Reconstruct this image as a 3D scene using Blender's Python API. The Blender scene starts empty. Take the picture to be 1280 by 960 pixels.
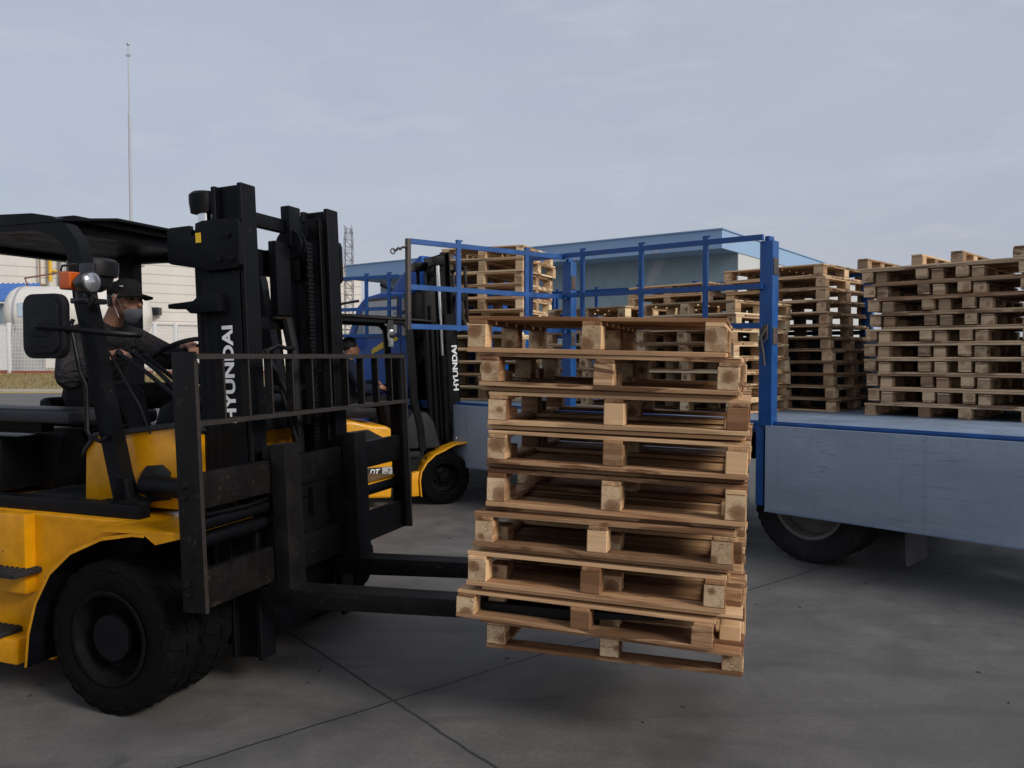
import bpy, bmesh, math, random
from mathutils import Vector, Matrix
rnd = random.Random(7)
sc = bpy.context.scene
COL = sc.collection
R = math.radians

# ------------------------------------------------------------------ mesh builder
class MB:
    """Collects shapes and links them as ONE mesh object."""
    def __init__(s):
        s.v = []; s.f = []; s.m = []; s.b = []; s.M = Matrix.Identity(4); s.mi = 0; s.bid = None
    def add(s, vs, fs, m=None, bid=None):
        n = len(s.v); M = s.M
        s.v += [tuple(M @ Vector(p)) for p in vs]
        b = bid if bid is not None else (s.bid if s.bid is not None else 0.5)
        for f in fs:
            s.f.append([n + i for i in f]); s.m.append(s.mi if m is None else m); s.b.append(b)
    def add_bm(s, bm, m=None, bid=None):
        bm.verts.index_update()
        s.add([tuple(v.co) for v in bm.verts], [[v.index for v in f.verts] for f in bm.faces], m, bid); bm.free()
    def _bev(s, bm, bev, seg):
        if bev:
            bmesh.ops.bevel(bm, geom=list(bm.edges), offset=bev, offset_type='OFFSET', segments=seg, profile=.6, affect='EDGES', clamp_overlap=True)
    def box(s, x0, x1, y0, y1, z0, z1, bev=0, m=None, seg=2, bid=None, rot=None):
        bm = bmesh.new(); bmesh.ops.create_cube(bm, size=1)
        for v in bm.verts:
            v.co = Vector(((x0+x1)/2+v.co.x*(x1-x0), (y0+y1)/2+v.co.y*(y1-y0), (z0+z1)/2+v.co.z*(z1-z0)))
        s._bev(bm, bev, seg)
        if rot:
            ax, ang = rot; c = Vector(((x0+x1)/2, (y0+y1)/2, (z0+z1)/2)); Rm = Matrix.Rotation(R(ang), 3, ax)
            for v in bm.verts: v.co = c + Rm @ (v.co - c)
        s.add_bm(bm, m, bid)
    def prism(s, poly, a0, a1, plane='xz', bev=0, m=None, seg=2):
        """poly in a plane, extruded along the third axis"""
        def P(p, a): return {'xz': (p[0], a, p[1]), 'xy': (p[0], p[1], a), 'yz': (a, p[0], p[1])}[plane]
        bm = bmesh.new(); n = len(poly)
        A = [bm.verts.new(P(p, a0)) for p in poly]; B = [bm.verts.new(P(p, a1)) for p in poly]
        bm.faces.new(A); bm.faces.new(B[::-1])
        for i in range(n): bm.faces.new((A[i], B[i], B[(i+1) % n], A[(i+1) % n]))
        bmesh.ops.recalc_face_normals(bm, faces=bm.faces)
        s._bev(bm, bev, seg); s.add_bm(bm, m)
    def cyl(s, p0, p1, r0, r1=None, n=16, m=None, cap=True):
        r1 = r0 if r1 is None else r1
        s.tube([p0, p1], [r0, r1], n, m, cap)
    def tube(s, pts, r, n=8, m=None, cap=True):
        pts = [Vector(p) for p in pts]; k = len(pts)
        rs = r if isinstance(r, (list, tuple)) else [r]*k
        vs = []; fs = []; up = None
        for i, p in enumerate(pts):
            t = (pts[min(i+1, k-1)] - pts[max(i-1, 0)]).normalized()
            if up is None:
                up = Vector((0, 0, 1)) if abs(t.z) < .9 else Vector((1, 0, 0))
            a = t.cross(up).normalized(); b = a.cross(t).normalized(); up = b
            for j in range(n):
                q = 2*math.pi*j/n; vs.append(p + rs[i]*(math.cos(q)*a + math.sin(q)*b))
        for i in range(k-1):
            for j in range(n):
                j2 = (j+1) % n; fs.append((i*n+j, (i+1)*n+j, (i+1)*n+j2, i*n+j2))
        if cap: fs.append(tuple(range(n))); fs.append(tuple((k-1)*n+j for j in range(n))[::-1])
        s.add(vs, fs, m)
    def bar(s, pts, w, h, side=(0, 1, 0), m=None):
        """rectangular section swept along pts; w along side, h across"""
        pts = [Vector(p) for p in pts]; k = len(pts); sd = Vector(side).normalized()
        vs = []; fs = []
        for i, p in enumerate(pts):
            t = (pts[min(i+1, k-1)] - pts[max(i-1, 0)]).normalized()
            b = t.cross(sd).normalized()
            for (x, y) in ((-1, -1), (1, -1), (1, 1), (-1, 1)): vs.append(p + sd*x*w/2 + b*y*h/2)
        for i in range(k-1):
            for j in range(4):
                j2 = (j+1) % 4; fs.append((i*4+j, i*4+j2, (i+1)*4+j2, (i+1)*4+j))
        fs.append((3, 2, 1, 0)); fs.append(tuple((k-1)*4+j for j in range(4)))
        s.add(vs, fs, m)
    def lathe(s, prof, c, n=32, m=None, axis='y'):
        """prof: list of (radius, offset along the axis)"""
        vs = []; fs = []; k = len(prof)
        for (r, a) in prof:
            for j in range(n):
                q = 2*math.pi*j/n; C_, S_ = r*math.cos(q), r*math.sin(q)
                vs.append({'y': (c[0]+C_, c[1]+a, c[2]+S_), 'x': (c[0]+a, c[1]+C_, c[2]+S_), 'z': (c[0]+C_, c[1]+S_, c[2]+a)}[axis])
        for i in range(k-1):
            for j in range(n):
                j2 = (j+1) % n; fs.append((i*n+j, i*n+j2, (i+1)*n+j2, (i+1)*n+j))
        s.add(vs, fs, m)
    def ball(s, c, r, m=None, sub=2):
        r = (r, r, r) if not isinstance(r, (list, tuple)) else r
        bm = bmesh.new(); bmesh.ops.create_icosphere(bm, subdivisions=sub, radius=1)
        for v in bm.verts: v.co = Vector((c[0]+v.co.x*r[0], c[1]+v.co.y*r[1], c[2]+v.co.z*r[2]))
        s.add_bm(bm, m)
    def build(s, name, mats, parent=None, loc=None, smooth=True, angle=32):
        me = bpy.data.meshes.new(name)
        me.from_pydata(s.v, [], s.f); me.validate(clean_customdata=False)
        for m in (mats if isinstance(mats, (list, tuple)) else [mats]): me.materials.append(m)
        if len(me.polygons) == len(s.m):
            me.polygons.foreach_set('material_index', s.m)
            at = me.attributes.new('bid', 'FLOAT', 'FACE'); at.data.foreach_set('value', s.b)
        bm = bmesh.new(); bm.from_mesh(me); bmesh.ops.recalc_face_normals(bm, faces=bm.faces); bm.to_mesh(me); bm.free()
        if smooth:
            me.polygons.foreach_set('use_smooth', [True]*len(me.polygons)); me.set_sharp_from_angle(angle=R(angle))
        o = bpy.data.objects.new(name, me); COL.objects.link(o)
        if parent: o.parent = parent
        if loc: o.location = loc
        return o

def tag(o, label=None, cat=None, group=None, kind=None):
    if label: o['label'] = label
    if cat: o['category'] = cat
    if group: o['group'] = group
    if kind: o['kind'] = kind
    return o
def empty(name, loc=(0, 0, 0), rz=0, label=None, cat=None, group=None):
    o = bpy.data.objects.new(name, None); COL.objects.link(o); o.location = loc; o.rotation_euler = (0, 0, R(rz))
    o.empty_display_size = .2
    return tag(o, label, cat, group)
def copy_tree(o, parent=None):
    c = o.copy(); COL.objects.link(c)
    if parent: c.parent = parent
    for ch in list(o.children): copy_tree(ch, c)
    return c

def lettering(name, text, size_h, length, mat, parent, M, bold=.02, shear=0, ext=.002):
    """flat lettering, cap height size_h, total length along +x, placed by matrix M"""
    cu = bpy.data.curves.new(name, 'FONT'); cu.body = text; cu.size = 1; cu.offset = bold; cu.extrude = 0; cu.shear = shear
    t = bpy.data.objects.new(name+'_src', cu); COL.objects.link(t)
    dg = bpy.context.evaluated_depsgraph_get(); me = bpy.data.meshes.new_from_object(t.evaluated_get(dg))
    bpy.data.objects.remove(t)
    xs = [v.co.x for v in me.vertices]; ys = [v.co.y for v in me.vertices]
    x0, x1, y0, y1 = min(xs), max(xs), min(ys), max(ys)
    for v in me.vertices:
        v.co = M @ Vector(((v.co.x-x0)/(x1-x0)*length, (v.co.y-y0)/(y1-y0)*size_h, 0))
    me.materials.clear(); me.materials.append(mat)
    o = bpy.data.objects.new(name, me); COL.objects.link(o)
    if parent: o.parent = parent
    return o

# ------------------------------------------------------------------ materials
def nodes_of(name):
    m = bpy.data.materials.new(name); m.use_nodes = True
    nt = m.node_tree; p = nt.nodes['Principled BSDF']
    return m, nt, p
def N(nt, t, **kw):
    n = nt.nodes.new(t)
    for k, v in kw.items():
        if k in n.inputs: n.inputs[k].default_value = v
        else: setattr(n, k, v)
    return n
def mixc(nt, fac, a, b, mode='MIX'):
    n = nt.nodes.new('ShaderNodeMix'); n.data_type = 'RGBA'; n.blend_type = mode
    for sock, val in ((n.inputs[0], fac), (n.inputs[6], a), (n.inputs[7], b)):
        if hasattr(val, 'is_linked') or isinstance(val, bpy.types.NodeSocket): nt.links.new(val, sock)
        elif isinstance(val, (int, float)): sock.default_value = val
        else: sock.default_value = (*val[:3], 1)
    return n.outputs[2]
def ramp(nt, fac, stops, interp='LINEAR'):
    r = nt.nodes.new('ShaderNodeValToRGB'); r.color_ramp.interpolation = interp
    e = r.color_ramp.elements
    while len(e) < len(stops): e.new(.5)
    for el, (p, c) in zip(e, stops):
        el.position = p; el.color = (c, c, c, 1) if isinstance(c, (int, float)) else (*c, 1)
    nt.links.new(fac, r.inputs[0]); return r.outputs[0]
def mth(nt, op, a, b=None, c=None):
    n = nt.nodes.new('ShaderNodeMath'); n.operation = op
    for i, v in enumerate((a, b, c)):
        if v is None: continue
        if isinstance(v, bpy.types.NodeSocket): nt.links.new(v, n.inputs[i])
        else: n.inputs[i].default_value = v
    return n.outputs[0]
def coords(nt, scale=(1, 1, 1), kind='Object', shift=True):
    tc = nt.nodes.new('ShaderNodeTexCoord'); mp = nt.nodes.new('ShaderNodeMapping'); mp.inputs['Scale'].default_value = scale
    if kind == 'World':
        g = nt.nodes.new('ShaderNodeNewGeometry'); nt.links.new(g.outputs['Position'], mp.inputs[0])
    else:
        nt.links.new(tc.outputs[kind], mp.inputs[0])
        if shift:
            oi = nt.nodes.new('ShaderNodeObjectInfo')
            vm = nt.nodes.new('ShaderNodeVectorMath'); vm.operation = 'SCALE'; vm.inputs[0].default_value = (13.1, 7.7, 5.3)
            nt.links.new(oi.outputs['Random'], vm.inputs['Scale']); nt.links.new(vm.outputs[0], mp.inputs['Location'])
    return mp.outputs[0]
def noise(nt, vec, scale, detail=4, rough=.55, dist=0):
    n = N(nt, 'ShaderNodeTexNoise'); n.inputs['Scale'].default_value = scale; n.inputs['Detail'].default_value = detail
    n.inputs['Roughness'].default_value = rough; n.inputs['Distortion'].default_value = dist
    nt.links.new(vec, n.inputs['Vector']); return n.outputs['Fac']
def bump(nt, p, h, strength=.2, dist=.01):
    b = N(nt, 'ShaderNodeBump'); b.inputs['Strength'].default_value = strength; b.inputs['Distance'].default_value = dist
    nt.links.new(h, b.inputs['Height']); nt.links.new(b.outputs[0], p.inputs['Normal'])

def painted(name, col, wear=None, rough=.45, wear_amt=.62, scale=6, metal=0, spec=.5, dirt=None):
    m, nt, p = nodes_of(name); v = coords(nt)
    n1 = noise(nt, v, scale, 6, .65); n2 = noise(nt, v, scale*5, 4, .6)
    a = [c*.8 for c in col]; b = [min(1, c*1.15) for c in col]
    c = mixc(nt, ramp(nt, n1, [(.35, 0.), (.65, 1.)]), a, b)
    if dirt:
        n3 = noise(nt, v, scale*.6, 7, .7)
        c = mixc(nt, ramp(nt, n3, [(.5, 0.), (.75, .6)]), c, dirt)
    if wear:
        f = mth(nt, 'MULTIPLY', ramp(nt, n2, [(wear_amt, 0.), (wear_amt+.06, 1.)]), ramp(nt, n1, [(.45, .0), (.6, 1.)]))
        c = mixc(nt, f, c, wear)
    nt.links.new(c, p.inputs['Base Color'])
    nt.links.new(ramp(nt, n1, [(.3, max(.05, rough-.12)), (.7, min(1, rough+.15))]), p.inputs['Roughness'])
    p.inputs['Metallic'].default_value = metal; p.inputs['Specular IOR Level'].default_value = spec
    bump(nt, p, n2, .05, .004)
    return m

def wood(name, dark, light, heart, along='x', grey=0.0):
    m, nt, p = nodes_of(name)
    sc_ = {'x': (1.2, 22, 22), 'y': (22, 1.2, 22), 'z': (22, 22, 1.2)}[along]
    at = nt.nodes.new('ShaderNodeAttribute'); at.attribute_name = 'bid'
    oi = nt.nodes.new('ShaderNodeObjectInfo')
    rb = mth(nt, 'FRACT', mth(nt, 'ADD', at.outputs['Fac'], oi.outputs['Random']))
    tc = nt.nodes.new('ShaderNodeTexCoord'); mp = nt.nodes.new('ShaderNodeMapping'); mp.inputs['Scale'].default_value = sc_
    vm = nt.nodes.new('ShaderNodeVectorMath'); vm.operation = 'SCALE'; vm.inputs[0].default_value = (31.1, 57.7, 45.3); nt.links.new(rb, vm.inputs['Scale'])
    nt.links.new(tc.outputs['Object'], mp.inputs[0]); nt.links.new(vm.outputs[0], mp.inputs['Location'])
    g = noise(nt, mp.outputs[0], 1.6, 5, .6, .6)
    mp2 = nt.nodes.new('ShaderNodeMapping'); mp2.inputs['Scale'].default_value = [math.sqrt(q)*1.2 for q in sc_]
    nt.links.new(tc.outputs['Object'], mp2.inputs[0]); nt.links.new(vm.outputs[0], mp2.inputs['Location'])
    blot = noise(nt, mp2.outputs[0], 1.3, 4, .6, .4)
    c = mixc(nt, ramp(nt, g, [(.35, 0.), (.65, 1.)]), dark, light)
    c = mixc(nt, ramp(nt, blot, [(.515, 0.), (.55, .88)]), c, heart)          # brown heartwood streaks and knots
    rb2 = mth(nt, 'FRACT', mth(nt, 'MULTIPLY', rb, 7.31))
    c = mixc(nt, ramp(nt, rb, [(.35, .0), (.75, .62)]), c, [light[0]*.42, light[1]*.29, light[2]*.24])   # redder boards
    c = mixc(nt, ramp(nt, rb2, [(.45, .0), (1., .75)]), c, [q*.5 for q in dark])   # each board its own tone
    c = mixc(nt, ramp(nt, rb2, [(.0, .85), (.4, 0.)]), c, [min(.9, q*1.18) for q in light])
    if grey: c = mixc(nt, mth(nt, 'MULTIPLY', ramp(nt, blot, [(.3, .3), (.6, 1.)]), grey), c, (.17, .15, .135))
    nt.links.new(c, p.inputs['Base Color']); p.inputs['Roughness'].default_value = .82; p.inputs['Specular IOR Level'].default_value = .25
    bump(nt, p, g, .25, .003)
    return m
def endgrain(name, dark, light, heart, axis='y'):
    m, nt, p = nodes_of(name)
    tc = nt.nodes.new('ShaderNodeTexCoord'); oi = nt.nodes.new('ShaderNodeObjectInfo')
    sp = nt.nodes.new('ShaderNodeSeparateXYZ'); nt.links.new(tc.outputs['Object'], sp.inputs[0])
    a = sp.outputs['X'] if axis == 'y' else sp.outputs['Y']; b = sp.outputs['Z']
    r1 = oi.outputs['Random']; r2 = mth(nt, 'FRACT', mth(nt, 'MULTIPLY', r1, 17.3)); r3 = mth(nt, 'FRACT', mth(nt, 'MULTIPLY', r1, 91.7))
    a = mth(nt, 'ADD', a, mth(nt, 'MULTIPLY_ADD', r2, .085, -.0425)); b = mth(nt, 'ADD', b, mth(nt, 'MULTIPLY_ADD', r3, .085, -.0425))
    v = coords(nt); wob = noise(nt, v, 14, 4, .65); wob2 = noise(nt, v, 45, 3, .6)
    rad = mth(nt, 'SQRT', mth(nt, 'ADD', mth(nt, 'MULTIPLY', a, a), mth(nt, 'MULTIPLY', b, b)))
    rw = mth(nt, 'ADD', mth(nt, 'ADD', rad, mth(nt, 'MULTIPLY_ADD', wob, .045, -.0225)), mth(nt, 'MULTIPLY', wob2, .006))
    ring = mth(nt, 'SINE', mth(nt, 'MULTIPLY', rw, 640.)); ring = ramp(nt, mth(nt, 'MULTIPLY_ADD', ring, .5, .5), [(.1, 0.), (.6, 1.)])
    fine = noise(nt, v, 60, 5, .7); big = noise(nt, v, 9, 4, .6)
    c = mixc(nt, ring, [q*.76 for q in light], light)
    hs = mth(nt, 'DIVIDE', rw, mth(nt, 'MULTIPLY_ADD', r1, .9, .45))      # heartwood of differing size
    c = mixc(nt, ramp(nt, hs, [(.0, .95), (.012, .85), (.030, .72), (.037, .15), (.06, 0.)]), c, [q*1.9 for q in heart])
    ang = mth(nt, 'ARCTAN2', b, a); ck = mth(nt, 'SINE', mth(nt, 'MULTIPLY_ADD', ang, 3., mth(nt, 'MULTIPLY', wob, 9.)))
    c = mixc(nt, mth(nt, 'MULTIPLY', ramp(nt, ck, [(.975, 0.), (1., 1.)]), ramp(nt, fine, [(.4, 0.), (.55, .8)])), c, [q*.3 for q in heart])
    c = mixc(nt, ramp(nt, big, [(.5, 0.), (.68, .7)]), c, dark)
    c = mixc(nt, ramp(nt, fine, [(.42, 0.), (.7, .4)]), c, dark)
    c = mixc(nt, ramp(nt, r2, [(0.2, 0.), (1., .5)]), c, [q*.5 for q in dark])
    nt.links.new(c, p.inputs['Base Color']); p.inputs['Roughness'].default_value = .88; p.inputs['Specular IOR Level'].default_value = .2
    bump(nt, p, fine, .3, .002)
    return m
def plain(name, col, rough=.5, metal=0, alpha=None, spec=.5, folds=False):
    m, nt, p = nodes_of(name); v = coords(nt)
    n = noise(nt, v, 9, 5, .6)
    c = mixc(nt, ramp(nt, n, [(.3, 0.), (.7, 1.)]), [q*.86 for q in col], [min(1, q*1.1) for q in col])
    nt.links.new(c, p.inputs['Base Color']); p.inputs['Roughness'].default_value = rough; p.inputs['Metallic'].default_value = metal
    p.inputs['Specular IOR Level'].default_value = spec
    if folds: bump(nt, p, noise(nt, coords(nt, (9, 14, 20)), 1.0, 3, .5, 1.5), 1., .035)
    return m

MT = {}
MT['black'] = painted('black_paint', (.0034, .0040, .0056), (.03, .021, .015), .45, .64, 5, spec=.16, dirt=(.008, .0075, .0075))
MT['mastblack'] = painted('mast_paint', (.0030, .0036, .0052), (.04, .021, .012), .46, .65, 4, spec=.15, dirt=(.009, .0075, .007))
MT['steel'] = painted('worn_fork_steel', (.0058, .0052, .0054), (.035, .021, .014), .5, .6, 8, 0, spec=.2, dirt=(.013, .0095, .0075))
MT['edge'] = painted('worn_bright_edge', (.036, .031, .028), (.015, .011, .009), .5, .5, 20, .2)
MT['yellow'] = painted('yellow_paint', (.62, .275, .003), (.09, .045, .02), .24, .66, 5, dirt=(.44, .185, .006))
MT['yellow_sunlit'] = painted('sunlit_yellow_paint', (.82, .38, .008), (.2, .1, .02), .36, .7, 4, dirt=(.6, .27, .012))  # the yellow again, lightened in colour for sunshine on the far forklift
MT['rubber'] = painted('tyre_rubber', (.0040, .0040, .0046), None, .92, .6, 8, spec=.08, dirt=(.009, .0082, .008))
MT['rim'] = painted('rim_black', (.0030, .0030, .0038), (.022, .02, .018), .65, .67, 10, spec=.1, dirt=(.015, .014, .013))
MT['truckrim'] = painted('truck_rim_grey', (.15, .14, .135), (.05, .04, .035), .6, .6, 9, dirt=(.09, .08, .07))
MT['plastic'] = painted('dark_plastic', (.006, .0068, .009), None, .55, .6, 12, spec=.2)
MT['greyplastic'] = painted('charcoal_plastic', (.020, .022, .027), None, .5, .6, 10, spec=.35, dirt=(.03, .03, .033))
MT['floor'] = painted('rubber_floor', (.014, .015, .018), None, .7, .6, 7, spec=.3, dirt=(.03, .03, .032))
MT['chrome'] = plain('polished_rod', (.75, .75, .76), .12, 1)
MT['white'] = plain('white_paint_letters', (.80, .82, .84), .5)
MT['plate'] = plain('silver_plate', (.42, .43, .44), .4)
MT['ink'] = plain('black_ink', (.01, .01, .01), .5)
MT['amber'] = plain('amber_lens', (.48, .085, .008), .22)
MT['lens'] = plain('lamp_glass', (.36, .38, .42), .16, .7)
MT['lensdark'] = plain('lamp_housing', (.012, .012, .014), .35)
MT['tape'] = plain('yellow_tape', (.75, .48, .02), .5)
MT['blue'] = painted('blue_rail_paint', (.007, .075, .27), (.10, .055, .035), .42, .66, 7, dirt=(.010, .055, .19))
MT['bluecab'] = painted('blue_cab_paint', (.006, .078, .34), None, .34, .6, 3, spec=.3)
MT['cargrey'] = painted('rusty_gate_steel', (.06, .055, .055), (.13, .06, .035), .6, .5, 12)
MT['bed'] = painted('blue_grey_bed', (.20, .265, .36), (.12, .10, .09), .6, .6, 3, dirt=(.14, .17, .21))
MT['glass'] = plain('cab_glass', (.32, .37, .40), .06, .0, spec=1.0)
MT['darkglass'] = plain('dark_glass', (.03, .04, .05), .06, .0, spec=1.0)
MT['jacket'] = plain('black_jacket_cloth', (.034, .031, .035), .85, spec=.2, folds=True)
MT['trouser'] = plain('black_trouser_cloth', (.012, .012, .014), .9, spec=.2)
MT['navy'] = plain('navy_work_cloth', (.012, .016, .034), .9, spec=.2)
MT['skin'] = plain('skin', (.40, .205, .135), .55, spec=.35)
MT['hair'] = plain('black_hair', (.010, .009, .009), .6)
MT['mask'] = plain('grey_face_mask', (.13, .14, .165), .85, spec=.2)
MT['maskcord'] = plain('white_ear_loop', (.55, .55, .56), .8)
MT['eye'] = plain('dark_eye', (.012, .009, .008), .3)

WL, WD, WH = (.66, .44, .245), (.27, .135, .066), (.085, .036, .016)
MT['wx'] = wood('fresh_wood_board_x', WD, WL, WH, 'x')
MT['wy'] = wood('fresh_wood_board_y', WD, WL, WH, 'y')
MT['we'] = endgrain('fresh_wood_end', WD, (.80, .60, .37), WH, 'y')
MT['wez'] = endgrain('fresh_wood_end_across', WD, (.80, .60, .37), WH, 'x')
PL, PD, PH = (.84, .63, .40), (.54, .355, .20), (.26, .145, .07)
MT['px'] = wood('pale_wood_board_x', PD, PL, PH, 'x')
MT['py'] = wood('pale_wood_board_y', PD, PL, PH, 'y')
GL, GD, GH = (.76, .55, .335), (.43, .29, .17), (.18, .10, .055)
MT['gx'] = wood('weathered_board_x', GD, GL, GH, 'x', .12)
MT['gy'] = wood('weathered_board_y', GD, GL, GH, 'y', .12)
MT['ge'] = endgrain('weathered_end', GD, GL, GH, 'y')

# worn light blue drop sides: scuffs, seams of old paint, rust specks
def panel_mat():
    m, nt, p = nodes_of('pale_blue_side_paint'); v = coords(nt, (.6, 1, 1), shift=False); v2 = coords(nt, (1, 6, 9), shift=False); v3 = coords(nt, (.35, 1, 5), shift=False)
    a = noise(nt, v, 2.2, 7, .65); b = noise(nt, v3, 4, 6, .7, .5); c_ = noise(nt, v2, 18, 4, .7)
    c = mixc(nt, ramp(nt, a, [(.3, 0.), (.7, 1.)]), (.245, .30, .375), (.33, .39, .465))
    c = mixc(nt, ramp(nt, b, [(.57, 0.), (.66, .32)]), c, (.42, .49, .59))
    c = mixc(nt, ramp(nt, b, [(.30, .4), (.38, 0.)]), c, (.17, .21, .28))
    spx = nt.nodes.new('ShaderNodeSeparateXYZ'); nt.links.new(v, spx.inputs[0])
    se = ramp(nt, mth(nt, 'PINGPONG', mth(nt, 'MULTIPLY_ADD', a, .01, spx.outputs['X']), .37), [(.004, .22), (.012, 0.)])
    c = mixc(nt, se, c, (.15, .18, .24))
    scr = noise(nt, coords(nt, (1.2, 1, 26), shift=False), 3.2, 3, .6, .8); c = mixc(nt, ramp(nt, scr, [(.63, 0.), (.68, .6)]), c, (.16, .17, .20))
    st = noise(nt, coords(nt, (16, 1, .8), shift=False), 1.3, 4, .6); c = mixc(nt, ramp(nt, st, [(.60, 0.), (.72, .3)]), c, (.17, .19, .23))
    f = mth(nt, 'MULTIPLY', ramp(nt, c_, [(.59, 0.), (.64, 1.)]), ramp(nt, a, [(.5, 0.), (.62, 1.)]))
    c = mixc(nt, f, c, (.06, .05, .05))
    nt.links.new(c, p.inputs['Base Color']); p.inputs['Roughness'].default_value = .5
    bump(nt, p, noise(nt, v, 1.3, 3, .5), .6, .06); return m
MT['panel'] = panel_mat()

# concrete apron: stains, pitting, saw-cut joints laid out as a rotated grid
def concrete_mat():
    m, nt, p = nodes_of('stained_concrete'); v = coords(nt, (1, 1, 1), 'World')
    big = noise(nt, v, .45, 6, .6, .3); mid = noise(nt, v, 1.9, 8, .68, .4); fine = noise(nt, v, 42, 5, .75); speck = noise(nt, v, 12, 4, .7)
    c = mixc(nt, ramp(nt, mid, [(.36, 0.), (.64, 1.)]), (.092, .088, .084), (.162, .155, .146))
    c = mixc(nt, ramp(nt, big, [(.38, .5), (.6, 0.)]), c, (.072, .070, .069))
    c = mixc(nt, ramp(nt, fine, [(.36, .5), (.56, 0.)]), c, (.07, .07, .07))
    gl = noise(nt, v, 160, 3, .7); c = mixc(nt, ramp(nt, gl, [(.5, 0.), (.7, .35)]), c, (.24, .23, .215))
    spg = nt.nodes.new('ShaderNodeSeparateXYZ'); nt.links.new(v, spg.inputs[0]); brk = noise(nt, v, 3.0, 5, .7); soft = noise(nt, v, .7, 3, .5)
    for (ax, ay, ar, aw, am) in ((-7.5, 10.5, 9.6, .12, .5), (-7.5, 10.5, 8.15, .12, .5), (9.0, -3.0, 9.3, .10, .45), (9.0, -3.0, 7.9, .10, .45), (3.5, 14.0, 9.9, .09, .4)):
        dx = mth(nt, 'ADD', spg.outputs['X'], -ax); dy = mth(nt, 'ADD', spg.outputs['Y'], -ay)
        rr = mth(nt, 'SQRT', mth(nt, 'ADD', mth(nt, 'MULTIPLY', dx, dx), mth(nt, 'MULTIPLY', dy, dy)))
        dd = mth(nt, 'ABSOLUTE', mth(nt, 'ADD', mth(nt, 'MULTIPLY_ADD', soft, .5, -ar-.25), rr))
        c = mixc(nt, mth(nt, 'MULTIPLY', ramp(nt, mth(nt, 'DIVIDE', dd, aw), [(.45, am), (1., 0.)]), ramp(nt, brk, [(.38, 0.), (.62, 1.)])), c, (.058, .056, .055))
    oil = noise(nt, v, 2.6, 3, .5); c = mixc(nt, ramp(nt, oil, [(.68, 0.), (.76, .7)]), c, (.045, .044, .044))
    tm_ = noise(nt, coords(nt, (.35, 2.6, 1), 'World'), 1.2, 5, .6, 1.2); c = mixc(nt, ramp(nt, tm_, [(.52, 0.), (.64, .5)]), c, (.075, .073, .072))
    c = mixc(nt, ramp(nt, speck, [(.69, 0.), (.76, .6)]), c, (.035, .035, .036))
    sp = nt.nodes.new('ShaderNodeSeparateXYZ'); nt.links.new(v, sp.inputs[0])
    wob = mth(nt, 'MULTIPLY_ADD', noise(nt, v, 6, 5, .7), .03, -.015)
    # joint families through (-.588, 3.89): directions about 38.5 deg and -50.8 deg
    def joint(ang, x0, y0, period, w):
        a = R(ang); nx, ny = -math.sin(a), math.cos(a)
        d = mth(nt, 'ADD', mth(nt, 'MULTIPLY_ADD', sp.outputs['X'], nx, -(x0*nx+y0*ny)), mth(nt, 'MULTIPLY', sp.outputs['Y'], ny))
        d = mth(nt, 'ADD', d, wob)
        q = mth(nt, 'PINGPONG', d, period/2)
        return ramp(nt, mth(nt, 'DIVIDE', q, w), [(.35, 1.), (1., 0.)])
    j = mth(nt, 'MAXIMUM', joint(39.0, -.588, 3.89, 5.2, .011), joint(-51.2, -.588, 3.89, 5.2, .011))
    halo = mth(nt, 'MAXIMUM', joint(39.0, -.588, 3.89, 5.2, .12), joint(-51.2, -.588, 3.89, 5.2, .12))
    c = mixc(nt, mth(nt, 'MULTIPLY', halo, .22), c, (.055, .055, .055))
    c = mixc(nt, mth(nt, 'MULTIPLY', j, .9), c, (.02, .02, .02))
    nt.links.new(c, p.inputs['Base Color'])
    nt.links.new(ramp(nt, mid, [(.3, .55), (.7, .85)]), p.inputs['Roughness'])
    h = mth(nt, 'SUBTRACT', mth(nt, 'MULTIPLY_ADD', mid, .6, mth(nt, 'MULTIPLY', fine, .4)), j)
    bump(nt, p, h, .35, .012); return m
MT['concrete'] = concrete_mat()

def wall_mat(name, a, b, seam, pitch, dark):
    m, nt, p = nodes_of(name); v = coords(nt, (1, 1, 1), 'Object', False)
    sp = nt.nodes.new('ShaderNodeSeparateXYZ'); nt.links.new(v, sp.inputs[0])
    n = noise(nt, coords(nt, (.3, .3, .05), 'Object', False), 1.2, 6, .6)
    c = mixc(nt, ramp(nt, n, [(.3, 0.), (.7, 1.)]), a, b)
    if pitch:
        q = mth(nt, 'PINGPONG', sp.outputs['Z'], pitch/2); f = ramp(nt, mth(nt, 'DIVIDE', q, pitch/2), [(.07, 1.), (.13, 0.)])
        c = mixc(nt, mth(nt, 'MULTIPLY', f, dark), c, seam)
        bump(nt, p, f, -.5, .03)
    nt.links.new(c, p.inputs['Base Color']); p.inputs['Roughness'].default_value = .6; return m
MT['beige'] = wall_mat('beige_panel_wall', (.57, .545, .52), (.645, .62, .59), (.34, .30, .28), .9, .8)
MT['fascia'] = wall_mat('blue_fascia_sheet', (.26, .40, .60), (.30, .45, .65), (.16, .24, .36), 0, 0)
def peeled():
    m, nt, p = nodes_of('pale_blue_render'); v = coords(nt, (1, 1, .6), 'Object', False)
    n = noise(nt, v, .8, 7, .65, .6); n2 = noise(nt, v, 3.5, 5, .6)
    c = mixc(nt, ramp(nt, n2, [(.3, 0.), (.7, 1.)]), (.30, .40, .44), (.37, .47, .50))
    c = mixc(nt, ramp(nt, n, [(.53, 0.), (.60, .75)]), c, (.56, .58, .58))
    nt.links.new(c, p.inputs['Base Color']); p.inputs['Roughness'].default_value = .75; return m
MT['render'] = peeled()
MT['palewall'] = wall_mat('pale_end_wall', (.50, .53, .54), (.58, .60, .60), (.3, .3, .3), 0, 0)
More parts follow.
